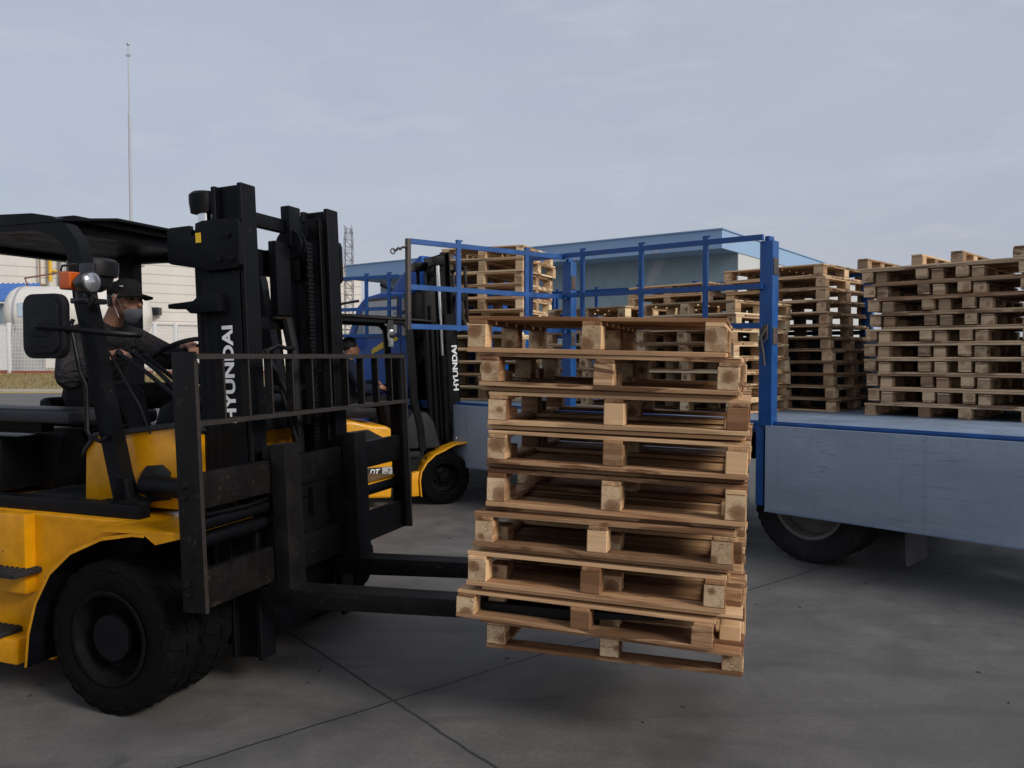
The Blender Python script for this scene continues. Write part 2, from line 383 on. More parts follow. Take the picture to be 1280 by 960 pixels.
MT['tank'] = plain('cream_tank_paint', (.70, .68, .63), .45)
MT['fencewhite'] = plain('white_fence_paint', (.72, .73, .75), .5)
MT['pipey'] = plain('yellow_pipe_paint', (.7, .42, .03), .5)
MT['galv'] = plain('galvanised_steel', (.45, .46, .48), .4, .4)
MT['shedblue'] = wall_mat('blue_shed_sheet', (.06, .17, .46), (.08, .20, .50), (.03, .07, .2), 0, 0)
MT['grass'] = None
def grass_mat():
    m, nt, p = nodes_of('dry_grass'); v = coords(nt, (1, 1, 1), 'World')
    n = noise(nt, v, .25, 7, .7); n2 = noise(nt, v, 4, 6, .75)
    c = mixc(nt, ramp(nt, n, [(.35, 0.), (.65, 1.)]), (.21, .165, .06), (.30, .225, .10))
    c = mixc(nt, ramp(nt, n2, [(.5, 0.), (.75, .6)]), c, (.12, .12, .035))
    nt.links.new(c, p.inputs['Base Color']); p.inputs['Roughness'].default_value = .95; bump(nt, p, n2, .6, .1); return m
MT['grass'] = grass_mat()
MT['roadyellow'] = plain('yellow_kerb_paint', (.55, .38, .05), .7)
MT['kerb'] = plain('pale_concrete_kerb', (.36, .34, .31), .8)

# ------------------------------------------------------------------ world, sun, camera
w = bpy.data.worlds.new('World'); sc.world = w; w.use_nodes = True
nt = w.node_tree; bg = nt.nodes['Background']
sky = nt.nodes.new('ShaderNodeTexSky'); sky.sky_type = 'NISHITA'; sky.sun_disc = False
SUN_AZ, SUN_EL = 128.0, 31.0        # azimuth clockwise from +Y
sky.sun_elevation = R(SUN_EL); sky.sun_rotation = R(SUN_AZ); sky.air_density = 1.2; sky.dust_density = 4; sky.ozone_density = 1.5
tc = nt.nodes.new('ShaderNodeTexCoord')
mp = nt.nodes.new('ShaderNodeMapping'); mp.inputs['Scale'].default_value = (1.6, 1.6, 5.5); nt.links.new(tc.outputs['Generated'], mp.inputs[0])
cl = noise(nt, mp.outputs[0], 1.5, 7, .55, .5)
cl2 = noise(nt, mp.outputs[0], 5.0, 6, .6, .3)
deck = mixc(nt, ramp(nt, cl, [(.3, 0.), (.7, 1.)]), (3.80, 4.08, 4.90), (4.34, 4.58, 5.28))   # the overcast cloud deck
deck = mixc(nt, ramp(nt, cl2, [(.55, 0.), (.72, .45)]), deck, (4.9, 5.1, 5.6))
mx = mixc(nt, .78, sky.outputs[0], deck)
nt.links.new(mx, bg.inputs['Color']); bg.inputs['Strength'].default_value = .1
sl = bpy.data.lights.new('sun', 'SUN'); sl.energy = 1.75; sl.angle = R(16); sl.color = (1, .93, .83)
so = bpy.data.objects.new('sun', sl); COL.objects.link(so)
az, el = R(SUN_AZ), R(SUN_EL)
d = Vector((math.sin(az)*math.cos(el), math.cos(az)*math.cos(el), math.sin(el)))
so.rotation_euler = d.to_track_quat('Z', 'Y').to_euler(); so.location = d*50
cam = bpy.data.cameras.new('camera'); cam.sensor_width = 36; cam.lens = 28.125; cam.clip_end = 3000; cam.clip_start = .05
co = bpy.data.objects.new('camera', cam); COL.objects.link(co); co.location = (0, 0, 1.7)
co.rotation_euler = (math.pi/2 - math.atan(35/1000), 0, 0); sc.camera = co
sc.view_settings.view_transform = 'Standard'; sc.view_settings.look = 'None'; sc.view_settings.exposure = .32; sc.view_settings.gamma = 1
sc.cycles.use_denoising = True; sc.cycles.max_bounces = 6; sc.cycles.diffuse_bounces = 3

# ------------------------------------------------------------------ ground
def sheet(name, x0, x1, y0, y1, z, mat, nx=1, ny=1):
    b = MB(); vs = []; fs = []
    for j in range(ny+1):
        for i in range(nx+1): vs.append((x0+(x1-x0)*i/nx, y0+(y1-y0)*j/ny, z))
    for j in range(ny):
        for i in range(nx):
            a = j*(nx+1)+i; fs.append((a, a+1, a+nx+2, a+nx+1))
    b.add(vs, fs); return tag(b.build(name, mat, smooth=False), kind='structure')
sheet('ground', -900, 900, -60, 1500, 0, MT['concrete'])
# raised verge behind the yard: kerb, dry grass
b = MB(); b.box(-120, -2, 37.0, 37.25, 0, .16, .03); tag(b.build('kerb', MT['kerb']), kind='structure')
b = MB(); b.box(-120, -2, 36.6, 36.98, .002, .012); tag(b.build('road_line', MT['roadyellow']), kind='structure')
b = MB()
b.prism([(37.25, 0), (37.25, .14), (44, .45), (50, .62), (110, .62), (110, 0)], -120, -2, 'yz'); tag(b.build('verge', MT['grass'], smooth=False), kind='structure')
# tufts of dry grass along the verge
gr = MB(); rg = random.Random(3)
for i in range(2600):
    x = rg.uniform(-32, -14); y = rg.uniform(37.5, 49)
    z = .14 + (y-37.25)/6.75*.31 if y < 44 else .45+(y-44)/6*.17
    h = rg.uniform(.08, .24); a = rg.uniform(0, 6.28); wd = rg.uniform(.02, .05)
    dx, dy = math.cos(a)*wd, math.sin(a)*wd; lx, ly = rg.uniform(-.1, .1), rg.uniform(-.1, .1)
    gr.add([(x-dx, y-dy, z-.02), (x+dx, y+dy, z-.02), (x+lx, y+ly, z+h)], [(0, 1, 2)])
tag(gr.build('grass', MT['grass'], smooth=False), 'dry yellow grass on the verge below the white fence', 'grass', kind='stuff')

ch = MB(); rg = random.Random(12)
for i in range(60):
    x, y = rg.uniform(-2.5, 4.5), rg.uniform(2.6, 8.5); a = rg.uniform(0, 3.14); l_ = rg.uniform(.004, .017); w_ = rg.uniform(.002, .006); hh = rg.uniform(.002, .006)
    c_, s_ = math.cos(a), math.sin(a)
    P = [(x+c_*u_*l_-s_*v_*w_, y+s_*u_*l_+c_*v_*w_) for (u_, v_) in ((-1, -1), (1, -.6), (.9, .8), (-1.1, .7))]
    ch.prism(P, .0, hh, 'xy', m=0)
tag(ch.build('debris', [plain('dark_grit', (.03, .029, .028), .9), plain('splinter_wood', (.38, .25, .14), .9)]), 'scattered grit and wood splinters on the concrete yard', 'debris', kind='stuff')
# ------------------------------------------------------------------ pallets
def pallet_proto(name, L, D, H, mx_, my_, me_, bx, by, bw=.1, style='block', side_mix=.35, nb=7, endaxis='y', seed=1):
    """pallet with its front-left-bottom corner at the origin; boards along x on top, stringers along y"""
    r = random.Random(seed); root = empty(name)
    if style == 'block':
        t_run, t_str, t_deck = .13*H, .11*H, .115*H
    else:
        t_run, t_str, t_deck = .14*H, 0, .16*H
    zb0 = t_run; zb1 = H - t_deck - t_str
    dk = MB()
    gp = 1.10 if H > .165 else (1.03 if H < .113 else 1.12); n = nb; wd = D/(n*gp - gp + 1)  # board gaps kept narrow to shut skylight out of the stacks
    for i in range(n):
        y0 = i*wd*gp; wv = wd*r.uniform(.93, 1.0)
        if i == 0 and H > .165: y0 += .016; wv -= .016
        dk.box(-r.uniform(0, .006), L+r.uniform(0, .006), y0, y0+wv, H-t_deck, H-r.uniform(0, .0015), .002, seg=1, bid=r.random(), rot=('Z', r.uniform(-.22, .22)))
    dk.build('top_deck', mx_, root)
    if style == 'block':
        st = MB()
        for x in bx: st.box(x+.003, x+bw-.003, .002, D-.002, H-t_deck-t_str, H-t_deck-.0005, .002, seg=1, bid=r.random())
        st.build('stringer_boards', my_, root)
    bt = MB()
    if style == 'block':
        for x in (bx[0], bx[-1]):
            for ya, yb in zip(by[:-1], by[1:]): bt.box(x+.004, x+bw-.004, ya+bw+.004, yb-.003, .001, t_run-.001, .002, seg=1, bid=r.random())
        for y in by: bt.box(-r.uniform(0, .004), L+r.uniform(0, .004), y-.001, y+bw+.002, 0, t_run-.0005, .002, seg=1, bid=r.random())
        bt.build('bottom_boards', mx_, root)
    else:
        for x in bx: bt.box(x+.002, x+bw-.002, -.002, D+.002, 0, t_run-.0005, .002, seg=1, bid=r.random())
        if style == 'runner': bt.build('bottom_boards', my_, root)
    h2 = (zb1-zb0)/2
    variants = []
    for k in range(2):
        q = MB(); q.box(-bw/2, bw/2, -bw/2, bw/2, -h2+.0004, h2-.0004, .0035, seg=1)
        # end-grain faces along y get the ring material
        for i, f in enumerate(q.f):
            ys = [q.v[j][1] for j in f]
            q.m[i] = 1 if (k == 0 and max(ys)-min(ys) < 1e-5) else 0
        me = q.build('block', [my_ if k == 0 else mx_, me_]); variants.append(me.data); bpy.data.objects.remove(me)
    for y in by:
        for x in bx:
            o = bpy.data.objects.new('block', variants[1 if r.random() < side_mix else 0]); COL.objects.link(o)
            o.parent = root; o.location = (x+bw/2+r.uniform(-.005, .005), y+bw/2+r.uniform(0, .004), (zb0+zb1)/2); o.rotation_euler = (0, 0, R(r.uniform(-2, 2)))
    return root
used = set()
def place(proto, M, label, group, cat='pallet'):
    """first use moves the prototype, later uses copy it with its parts"""
    o = proto if proto.name not in used else copy_tree(proto)
    used.add(o.name); used.add(proto.name)
    o.matrix_world = M; tag(o, label, cat, group); return o
ORD = ['first', 'second', 'third', 'fourth', 'fifth', 'sixth', 'seventh', 'eighth', 'ninth', 'tenth', 'eleventh', 'twelfth', 'thirteenth', 'fourteenth']
B3 = (0, .5, 1.0); BM = (0, .508, 1.014)
HM = .168
mains = [pallet_proto('wooden_pallet', 1.1, 1.1, HM, MT['wx'], MT['wy'], MT['we'], BM, BM, .086, 'block', .3, 7, seed=s) for s in (1, 2, 5)]
pale = pallet_proto('wooden_pallet', 1.1, 1.1, .134, MT['px'], MT['py'], MT['we'], B3, B3, .1, 'block', .5, 6, seed=8)
grey = pallet_proto('wooden_pallet', 1.1, 1.1, .1222, MT['gx'], MT['gy'], MT['ge'], B3, B3, .1, 'block', .5, 7, seed=9)
tall = pallet_proto('wooden_pallet', 1.1, 1.1, .158, MT['px'], MT['py'], MT['we'], B3, B3, .1, 'block', .4, 6, seed=12)  # pale boards lighten this pile in colour, for the sun on it
wide = pallet_proto('wooden_pallet', 1.38, 1.05, .111, MT['gx'], MT['gy'], MT['ge'], (0, .475, .80, 1.275), (0, .33, .63, .945), .098, 'runner', .35, 7, seed=11)  # inner block rows added to stop light passing through the pile

# stack carried by the near forklift
def RY(a): return Matrix.Rotation(R(a), 4, 'Y')
def RZ(a): return Matrix.Rotation(R(a), 4, 'Z')
def TR(x, y, z): return Matrix.Translation((x, y, z))
S0 = TR(-.123, 3.505, 0) @ RZ(-17)
lv = [  # x, y, z(left-bottom), height, yaw, tilt
    (.000, 0.03, .400, .134, 0.0, .35), (-.112, -.055, .530, .142, -.5, 1.75), (-.068, -.045, .672, .172, .3, 1.5), (-.040, -.035, .844, .172, -.2, 1.2),
    (.005, .01, 1.014, .192, .4, 1.5), (.014, .0, 1.206, .170, -.3, 1.4), (.016, .006, 1.376, .170, .3, 1.1), (-.022, .0, 1.546, .172, -.5, 1.5), (-.077, .0, 1.718, .160, .4, 1.3)]
lab_main = ['bottom pallet of the forklift load, hanging lowest with open gap under its deck', 'pallet the fork blades enter, jutting out furthest, second from the bottom of the forklift load',
    'third pallet from the bottom of the load on the big forklift', 'fourth pallet from the bottom of the load on the big forklift', 'fifth pallet from the bottom, middle of the load on the big forklift',
    'sixth pallet from the bottom of the load on the big forklift', 'seventh pallet from the bottom of the load on the big forklift',
    'second pallet from the top of the load on the big forklift', 'topmost brown wooden pallet of the load on the big forklift']
nest = pallet_proto('wooden_pallet', 1.1, 1.0, .112, MT['wx'], MT['wy'], MT['we'], (0, .508, 1.014), (.29, .81), .086, 'bare', .3, 7, seed=17)
for k, (x, y, z, h, yaw, tilt) in enumerate(lv):
    up = .0245 if 1 <= k <= 7 else 0
    M = S0 @ TR(x, y, z) @ RZ(yaw) @ RY(tilt) @ TR(0, 0, up) @ Matrix.Diagonal((1, 1, (h-up-.0008)/HM, 1))
    place(mains[(k*2+k//3) % 3], M, lab_main[k], 'pallets stacked on the near forklift')
    if up:   # an upturned pallet nested into each layer, set back a little
        sx = -x + rnd.uniform(-.012, .004) if k < 4 else rnd.uniform(-.014, .012)
        M = S0 @ TR(x, y, z) @ RZ(yaw) @ RY(tilt) @ TR(sx, 1.0+rnd.uniform(.03, .05), .112*.94+.0015) @ Matrix.Rotation(math.pi, 4, 'X') @ Matrix.Diagonal((1, 1, .94, 1))
        place(nest, M, f'upturned pallet nested into the {ORD[k]} layer of the big forklift load, set back', 'upturned pallets nested in the near load')

# ------------------------------------------------------------------ flatbed truck (local x towards the cab, y outward to the near side)
TRK = empty('flatbed_truck', (2.14, 6.65, 0), 135, 'blue flatbed truck with open rail gates and pale blue drop sides, loaded with pallets', 'truck')
b = MB()
b.box(-6.6, 4.85, -2.5, -.005, 1.06, 1.148, .004)
b.build('bed_floor', MT['bed'], TRK)
b = MB(); b.box(-6.6, 4.86, .0, .028, 1.085, 1.160, .006); b.box(-6.6, 4.86, .03, .045, 1.132, 1.150, .003)
b.box(-6.6, 4.86, -2.54, -2.502, 1.06, 1.16, .006); b.box(4.86, 4.9, -2.53, .028, 1.05, 1.3, .006); b.build('bed_rail', MT['blue'], TRK)
b = MB()
for y in (-.85, -1.65): b.box(-6.6, 6.5, y-.05, y+.05, .72, .98, .006)
for x in (-4.5, -3.2, -2, -.8, .4, 1.6, 2.8, 4): b.box(x-.04, x+.04, -2.45, -.03, .96, 1.055)
b.cyl((-.3, -.3, .5), (-.3, -2.2, .5), .09, n=16); b.cyl((5.55, -.3, .5), (5.55, -2.1, .5), .08, n=16)
b.box(1.5, 2.6, -.75, -.2, .45, .9, .03)
b.build('chassis', MT['black'], TRK)
def drop_side(x0, x1, y0, y1, z0=.425, z1=1.128):
    b = MB(); b.box(x0, x1, y0, y1, z0, z1, .006)
    o = b.build('drop_side', MT['panel'], TRK)
    f = MB(); f.box(x0-.002, x1+.002, y0-.001, y1+.003, z0-.013, z0+.007, .003)
    f.build('edge_trim', MT['bed'], o); return o
drop_side(-6.6, -.008, .048, .078); drop_side(.15, 3.93, .048, .078); drop_side(-6.6, 4.8, -2.53, -2.503, 1.165, 1.88)
b = MB(); b.box(-6.64, -6.61, -2.5, 0, .45, 1.12, .006); b.build('tail_board', MT['panel'], TRK)
# stake posts
def stake(x, y0, y1, z1, low=True):
    b = MB(); b.box(x-.058, x+.058, y0, y1, 1.12 if low else .9, z1, .006)
    b.box(x-.02, x+.02, y0+.01, y1-.01, z1, z1+.04, .003)
    if low: b.box(x+.03, x+.10, y0, y1-.045, .45, 1.125, .005)
    o = b.build('stake_post', MT['blue'], TRK)
    for z in (z1-.28, z1-.85):
        r_ = MB(); r_.box(x-.066, x-.0585, y0+.02, y1-.005, z, z+.14, .003); r_.build('hinge_plate', MT['cargrey'], o)
    return o
p1 = stake(0.0, -.03, .075, 2.645)
stake(2.21, -.06, .03, 2.655, False)
for x in (-2.3, -4.4, -6.5): stake(x, -.03, .045, 2.645, False)
for x in (4.75, 2.5, .2, -2.2, -4.4, -6.5): stake(x, -2.60, -2.54, 2.56, False)
# latch with hanging handle on the near post
b = MB(); b.box(-.025, .025, .078, .095, 1.84, 1.96, .004); b.tube([(-.015, .10, 1.93), (.02, .12, 1.85), (.0, .115, 1.74), (-.012, .11, 1.62)], .010, 8); b.tube([(.02, .10, 1.93), (.035, .115, 1.80), (.025, .115, 1.72)], .008, 8)
b.tube([(-.025, .1, 1.84), (.01, .12, 1.80), (.04, .105, 1.86)], .007, 6)
b.build('latch', MT['cargrey'], p1)
def gate(name, p0, p1_, z0, zm, z1, ups, dz=0, endmat=None, pegs=True):
    """rail gate between two plan points, with uprights at fractions ups"""
    b = MB(); A = Vector((*p0, 0)); Bv = Vector((*p1_, 0)); dvec = (Bv-A); Ln = dvec.length; u = dvec.normalized(); nrm = Vector((-u.y, u.x, 0))
    for z in (z0, zm, z1):
        b.bar([A+Vector((0, 0, z)), Bv+Vector((0, 0, z+dz))], .03, .045, nrm)
    for f in ups:
        q = A + dvec*f + nrm*.002; zz = dz*f
        b.bar([q+Vector((0, 0, z0-.03+zz)), q+Vector((0, 0, z1+.055+zz))], .027, .042, nrm)
        if pegs: b.tube([q+Vector((0, 0, z1+.05+zz))-u*.045, q+Vector((0, 0, z1+.045+zz))+u*.03], .008, 6)
    o = b.build(name, MT['blue'], TRK)
    return o
gate('side_gate', (.02, .095), (2.69, .095), 1.95, 2.275, 2.675, (.2, .455, .72, .985), .045)
g1 = gate('side_gate', (2.2, .06), (2.42, 1.87), 1.955, 2.30, 2.70, (.28, .72), .005)
e = MB(); e.box(2.40, 2.44, 1.872, 1.91, 1.93, 2.725, .004)
e.build('gate_end_post', MT['cargrey'], g1)
e = MB()
pts = [(2.42, 1.91, 2.66)]
for i in range(15):   # short chain on the gate end
    t = i/14; pts.append((2.42+.02*math.sin(i*2.1), 1.92+.12*t, 2.65-.04*t+.008*math.sin(i*3)))
e.tube(pts, .010, 6); e.lathe([(.022+.006*math.cos(a_), .006*math.sin(a_)) for a_ in [k*.9 for k in range(8)]], (2.42, 2.055, 2.60), 12, axis='x')
e.build('gate_chain', MT['cargrey'], g1)
gate('side_gate', (4.93, .11), (6.05, .47), 1.96, 2.30, 2.70, (.12, .42, .82), .0)
gate('side_gate', (2.5, -2.515), (4.72, -2.515), 1.95, 2.26, 2.585, (.3, .62, .95), .03)
gate('side_gate', (.2, -2.515), (2.42, -2.515), 1.95, 2.26, 2.57, (.25, .6, .95), .015)
gate('side_gate', (-2.15, -2.515), (.12, -2.515), 1.95, 2.26, 2.57, (.25, .6, .95), .0)
# cab
b = MB()
b.prism([(5.0, .62), (5.2, .62), (5.22, .95), (5.35, 1.05), (5.75, 1.05), (5.9, .95), (5.93, .62), (6.55, .62), (6.58, 1.55), (6.50, 1.8), (6.16, 2.38), (5.98, 2.50), (5.6, 2.545), (5.0, 2.52)], -2.36, -.10, 'xz', .035, seg=3)
CAB = b.build('cab', MT['bluecab'], TRK, angle=40)
b = MB(); b.prism([(5.66, 2.54), (5.52, 2.70), (5.30, 2.86), (5.04, 3.0), (4.98, 3.0), (4.98, 2.53)], -2.05, -.30, 'xz', .06, seg=3); b.build('roof_fairing', MT['bluecab'], CAB, angle=50)
b = MB(); b.prism([(5.24, 1.98), (6.18, 1.98), (5.99, 2.33), (5.90, 2.43), (5.24, 2.44)], -.106, -.094, 'xz'); b.build('side_window', MT['glass'], CAB)
b = MB(); b.prism([(5.20, 1.94), (6.24, 1.94), (6.03, 2.34), (5.92, 2.47), (5.20, 2.475)], -.11, -.0965, 'xz'); b.build('window_seal', MT['lensdark'], CAB)
b = MB(); b.prism([(5.03, 1.95), (5.13, 1.95), (5.13, 2.44), (5.03, 2.44)], -.11, -.095, 'xz'); b.build('quarter_window', MT['darkglass'], CAB)
b = MB(); b.box(5.165, 5.175, -.104, -.096, .8, 2.48); b.box(5.2, 6.2, -.104, -.096, 1.28, 1.288); b.build('door_seam', MT['ink'], CAB)
b = MB(); b.prism([(5.80, 1.72), (5.80, 1.79), (5.36, 1.96), (5.22, 1.96), (5.22, 1.91)], -.1, -.092, 'xz'); b.build('stripe', MT['tape'], CAB)
b = MB(); b.prism([(6.49, 1.84), (6.50, 1.85), (6.17, 2.40), (6.155, 2.39)], -2.2, -.26, 'xz'); b.build('windscreen', MT['darkglass'], CAB)
b = MB(); b.tube([(6.1, -.10, 2.46), (6.25, .06, 2.42), (6.42, .10, 2.38), (6.45, .10, 2.2)], .018, 8); b.box(6.40, 6.50, .02, .2, 1.8, 2.25, .02)
b.tube([(5.72, -.45, 2.53), (5.78, -.42, 2.62)], .02, 8); b.cyl((5.74, -.42, 2.60), (5.92, -.36, 2.70), .025, .05, 12)
b.build('cab_mirror', MT['lensdark'], CAB)

def wheel(parent, c, r, wd, rim_r, mats, lugs=26, lug_h=.018, tread='block', dish=.06, n=40, outer=-1):
    """wheel whose axle lies along y; outer = side the dished face looks to"""
    W = empty('wheel', c); W.parent = parent
    t = MB(); h = wd/2; ri = rim_r
    prof = [(ri*.97, -h*.82), (ri*1.05, -h*.92), (ri+(r-ri)*.35, -h), (ri+(r-ri)*.62, -h*.99), (r*.955, -h*.90), (r*.985, -h*.74), (r*.985, 0), (r*.985, h*.74), (r*.955, h*.90), (ri+(r-ri)*.62, h*.99), (ri+(r-ri)*.35, h), (ri*1.05, h*.92), (ri*.97, h*.82)]
    t.lathe(prof, (0, 0, 0), n)
    for i in range(lugs):
        for sgn in (-1, 1):
            q = 2*math.pi*(i+(.5 if sgn > 0 else 0))/lugs; qa = math.pi*2/lugs*.30
            y0, y1 = sorted((sgn*h*.10, sgn*h*.86))
            vs = []
            for (rr, k) in ((r*.965, 1.1), (r+lug_h*.15, .82)):
                for (yy, off) in ((y0, qa*.5), (y1, -qa*.3)):
                    for s_ in (-1, 1):
                        a_ = q + off*sgn*(1 if sgn > 0 else -1) + s_*qa*k
                        rr2 = rr*(.975 if (abs(yy) > h*.5 and rr > r*.98) else 1)
                        vs.append((rr2*math.cos(a_), yy, rr2*math.sin(a_)))
            t.add(vs, [(0, 1, 3, 2), (4, 6, 7, 5), (0, 4, 5, 1), (2, 3, 7, 6), (0, 2, 6, 4), (1, 5, 7, 3)])
            # shoulder lug running down the sidewall
            ys = sgn*h
            vs = []
            for (rr, yy) in ((r*.99, ys*.80), (r*.90, ys*1.0), (r*.86, ys*.97), (r*.95, ys*.75)):
                for s_ in (-1, 1):
                    a_ = q - qa*.3*sgn + s_*qa*.9; vs.append((rr*math.cos(a_), yy, rr*math.sin(a_)))
            t.add(vs, [(0, 1, 3, 2), (2, 3, 5, 4), (4, 5, 7, 6), (6, 7, 1, 0), (0, 2, 4, 6), (1, 7, 5, 3)])
    t.build('tyre', mats[0], W, angle=28)
    m = MB(); o = outer
    m.lathe([(ri*.985, o*h*.86), (ri*1.03, o*h*.96), (ri*1.0, o*h*1.0), (ri*.93, o*h*.97), (ri*.90, o*h*.8), (ri*.86, o*(h*.8-dish)), (ri*.62, o*(h*.62-dish)), (ri*.50, o*(h*.70-dish)), (ri*.34, o*(h*.75-dish)), (ri*.30, o*(h*1.05-dish)), (ri*.12, o*(h*1.12-dish)), (.001, o*(h*1.12-dish))], (0, 0, 0), n)
    m.lathe([(ri*.985, -o*h*.8), (ri*.8, -o*h*.5), (.001, -o*h*.5)], (0, 0, 0), n)
    for i in range(6):
        q = i*math.pi/3+.3; m.cyl((ri*.46*math.cos(q), o*(h*.66-dish), ri*.46*math.sin(q)), (ri*.46*math.cos(q), o*(h*.92-dish), ri*.46*math.sin(q)), .016, n=6)
    m.build('rim', mats[1], W, angle=40)
    return W
tm = (painted('dusty_truck_tyre', (.022, .022, .023), None, .92, .6, 7, spec=.1, dirt=(.055, .052, .05)), MT['truckrim'])
for (x, y, oo) in ((-.30, -.22, 1), (-.30, -.50, -1), (-.30, -2.0, 1), (-.30, -2.28, -1), (5.55, -.24, 1), (5.55, -2.22, -1)):
    wheel(TRK, (x, y, .485), .485, .25, .285, tm, 44, .012, dish=.09 if oo == 1 else .05, n=48, outer=oo)
MFL = painted('grey_mud_flap', (.10, .10, .105), None, .8)
for (ya, yb) in ((-.60, -.18), (-2.3, -1.9)):
    b = MB(); b.prism([(-1.04, .10), (-1.01, .62), (-1.035, .62), (-1.06, .10)], ya, yb, 'xz'); b.build('mud_flap', MFL, TRK)

# piles on the bed.  truck frame -> world
TM = TR(2.14, 6.65, 0) @ RZ(135)
def TP(s, n, z, yaw=0):   # s along the side towards the cab, n inward; pallet front-left corner with its front on the near side
    return TM @ TR(s, -n, z) @ RZ(180+yaw)
Z0 = 1.150
def pile(proto, s, n, count, h, where, group, lean=0, jit=.012, names=None, top_yaw=0, seed=0, hs=None, yaw=0):
    r = random.Random(seed)
    for k in range(count):
        M = TP(s + lean*k + r.uniform(-jit, jit), n + r.uniform(-jit, jit), Z0 + k*h, yaw + r.uniform(-.8, .8))
        nm = 'bottom' if k == 0 else 'topmost' if k == count-1 else 'second from top' if k == count-2 else ORD[k] + ' up'
        if nm in ('bottom', 'topmost'): lab = f'{nm} pallet {where}'
        elif nm == 'second from top': lab = f'second pallet from the top {where}'
        else: lab = f'{ORD[k]} pallet from the bottom {where}'
        place(proto, M, lab, group)
# corner of each pile: front-left seen from the near side is the one with the LARGER s
pile(grey, .10+1.10, 1.56, 12, .1222, 'of the tall straight pile between blue post and wide pile', 'pallets piled on the truck bed', lean=.012, jit=.012, seed=4)
pile(pale, .575+1.10, .46, 8, .134, 'of the pale short pile behind the thick blue post', 'pallets piled on the truck bed', lean=.003, jit=.022, seed=5)
pile(pale, 2.98, .52, 8, .1345, 'of the low pile behind the blue rails and the load', 'pallets piled on the truck bed', jit=.03, seed=6)
pile(grey, 2.62, 1.58, 11, .1245, 'of the back pile showing over the pale short pile', 'pallets piled on the truck bed', jit=.015, seed=7)
# wide pile of nested pairs, an upturned pallet on top
zz = Z0; hp = .1370
M0 = lambda s, n, z, y=0: TP(s, n, z, y)
s0, n0 = -.225, 1.43
WG = 'wide pallets nested in pairs on the truck bed'
place(wide, M0(s0, n0, zz), 'bottom single pallet of the wide pile topped by upturned blocks', WG); zz += .111
off = [-.03, -.02, .0, .01, .005, -.035, -.02, .03, .045]
for k in range(9):
    dx = off[k]
    # lower one upside down, its blocks beside those of the upper one
    Mi = M0(s0+dx-.122, n0+1.05+.003*k, zz + .111) @ Matrix.Rotation(math.pi, 4, 'X')
    place(wide, Mi, f'upturned lower pallet of the {ORD[k]} nested pair up in the wide pile', WG)
    Mu = M0(s0+dx+rnd.uniform(-.006, .006), n0+rnd.uniform(-.015, .015), zz + .137 - .111, rnd.uniform(-.5, .5))
    place(wide, Mu, f'upright upper pallet of the {ORD[k]} nested pair up in the wide pile', WG)
    zz += .1375
place(wide, M0(s0+.085, n0+1.05, zz+.111) @ Matrix.Rotation(math.pi, 4, 'X'), 'upturned pallet on top of the wide pile, blocks standing against the sky', WG)
# pile at the front of the bed that the far forklift is handling: turned on the bed
EC = Vector((-.165, 10.43, 0))
rE = random.Random(21)
for k in range(12):
    ya = -22 + rE.uniform(-3, 3)
    M = TR(EC.x+rE.uniform(-.02, .02), EC.y+rE.uniform(-.02, .02), Z0 + k*.158) @ RZ(ya) @ TR(-.55, -.55, 0)
    nm = 'bottom' if k == 0 else 'topmost' if k == 11 else None
    place(tall, M, (f'{nm} pallet' if nm else f'{ORD[k]} pallet from the bottom') + ' of the sunlit pile behind the far forklift mast', 'pallets piled in front of the far forklift')

# ------------------------------------------------------------------ forklifts
F1 = empty('forklift', (-1.582, 4.578, 0), -20.3, 'large yellow and black forklift with tall mast carrying the pallet stack, driver in black cap', 'forklift', 'yellow forklifts loading pallets')
fm = (MT['rubber'], MT['rim'])
R1 = .368
for (x, y, oo) in ((0, -.815, -1), (0, -.585, 1), (0, .815, 1), (0, .585, -1)):
    wheel(F1, (x, y, R1), R1, .215, .222, fm, 22, .035, dish=.085 if abs(y) > .7 else .02, n=44, outer=oo)
for (y, oo) in ((-.62, -1), (.62, 1)): wheel(F1, (-2.05, y, .33), .33, .22, .2, fm, 22, .03, dish=.05, n=40, outer=oo)
# body
b = MB()
b.prism([(-2.35, .30), (-1.55, .16), (-.66, .155), (-.495, .16), (-.474, .35), (-.420, .512), (-.324, .665), (-.186, .779), (.0, .862), (.14, .885), (.14, .904), (-1.9, .905), (-2.4, .9)], -.80, .80, 'xz', .012)
b.box(-.84, -.60, -.86, -.79, .50, .905, .012)
b.build('body_shell', MT['yellow'], F1)
b = MB(); b.prism([(-2.95, .35), (-2.85, .25), (-2.35, .30), (-2.38, .9), (-1.75, .92), (-1.75, 1.2), (-2.75, 1.25), (-2.92, 1.0)], -.78, .78, 'xz', .05, seg=3); b.build('counterweight', MT['yellow'], F1)
b = MB(); b.box(-.6, .42, -.40, .40, .2, .88, .01); b.cyl((0, -.9, R1), (0, .9, R1), .11, n=16); b.box(-.62, .02, -.72, .72, .60, .87, .01)
b.build('axle_frame', MT['black'], F1)
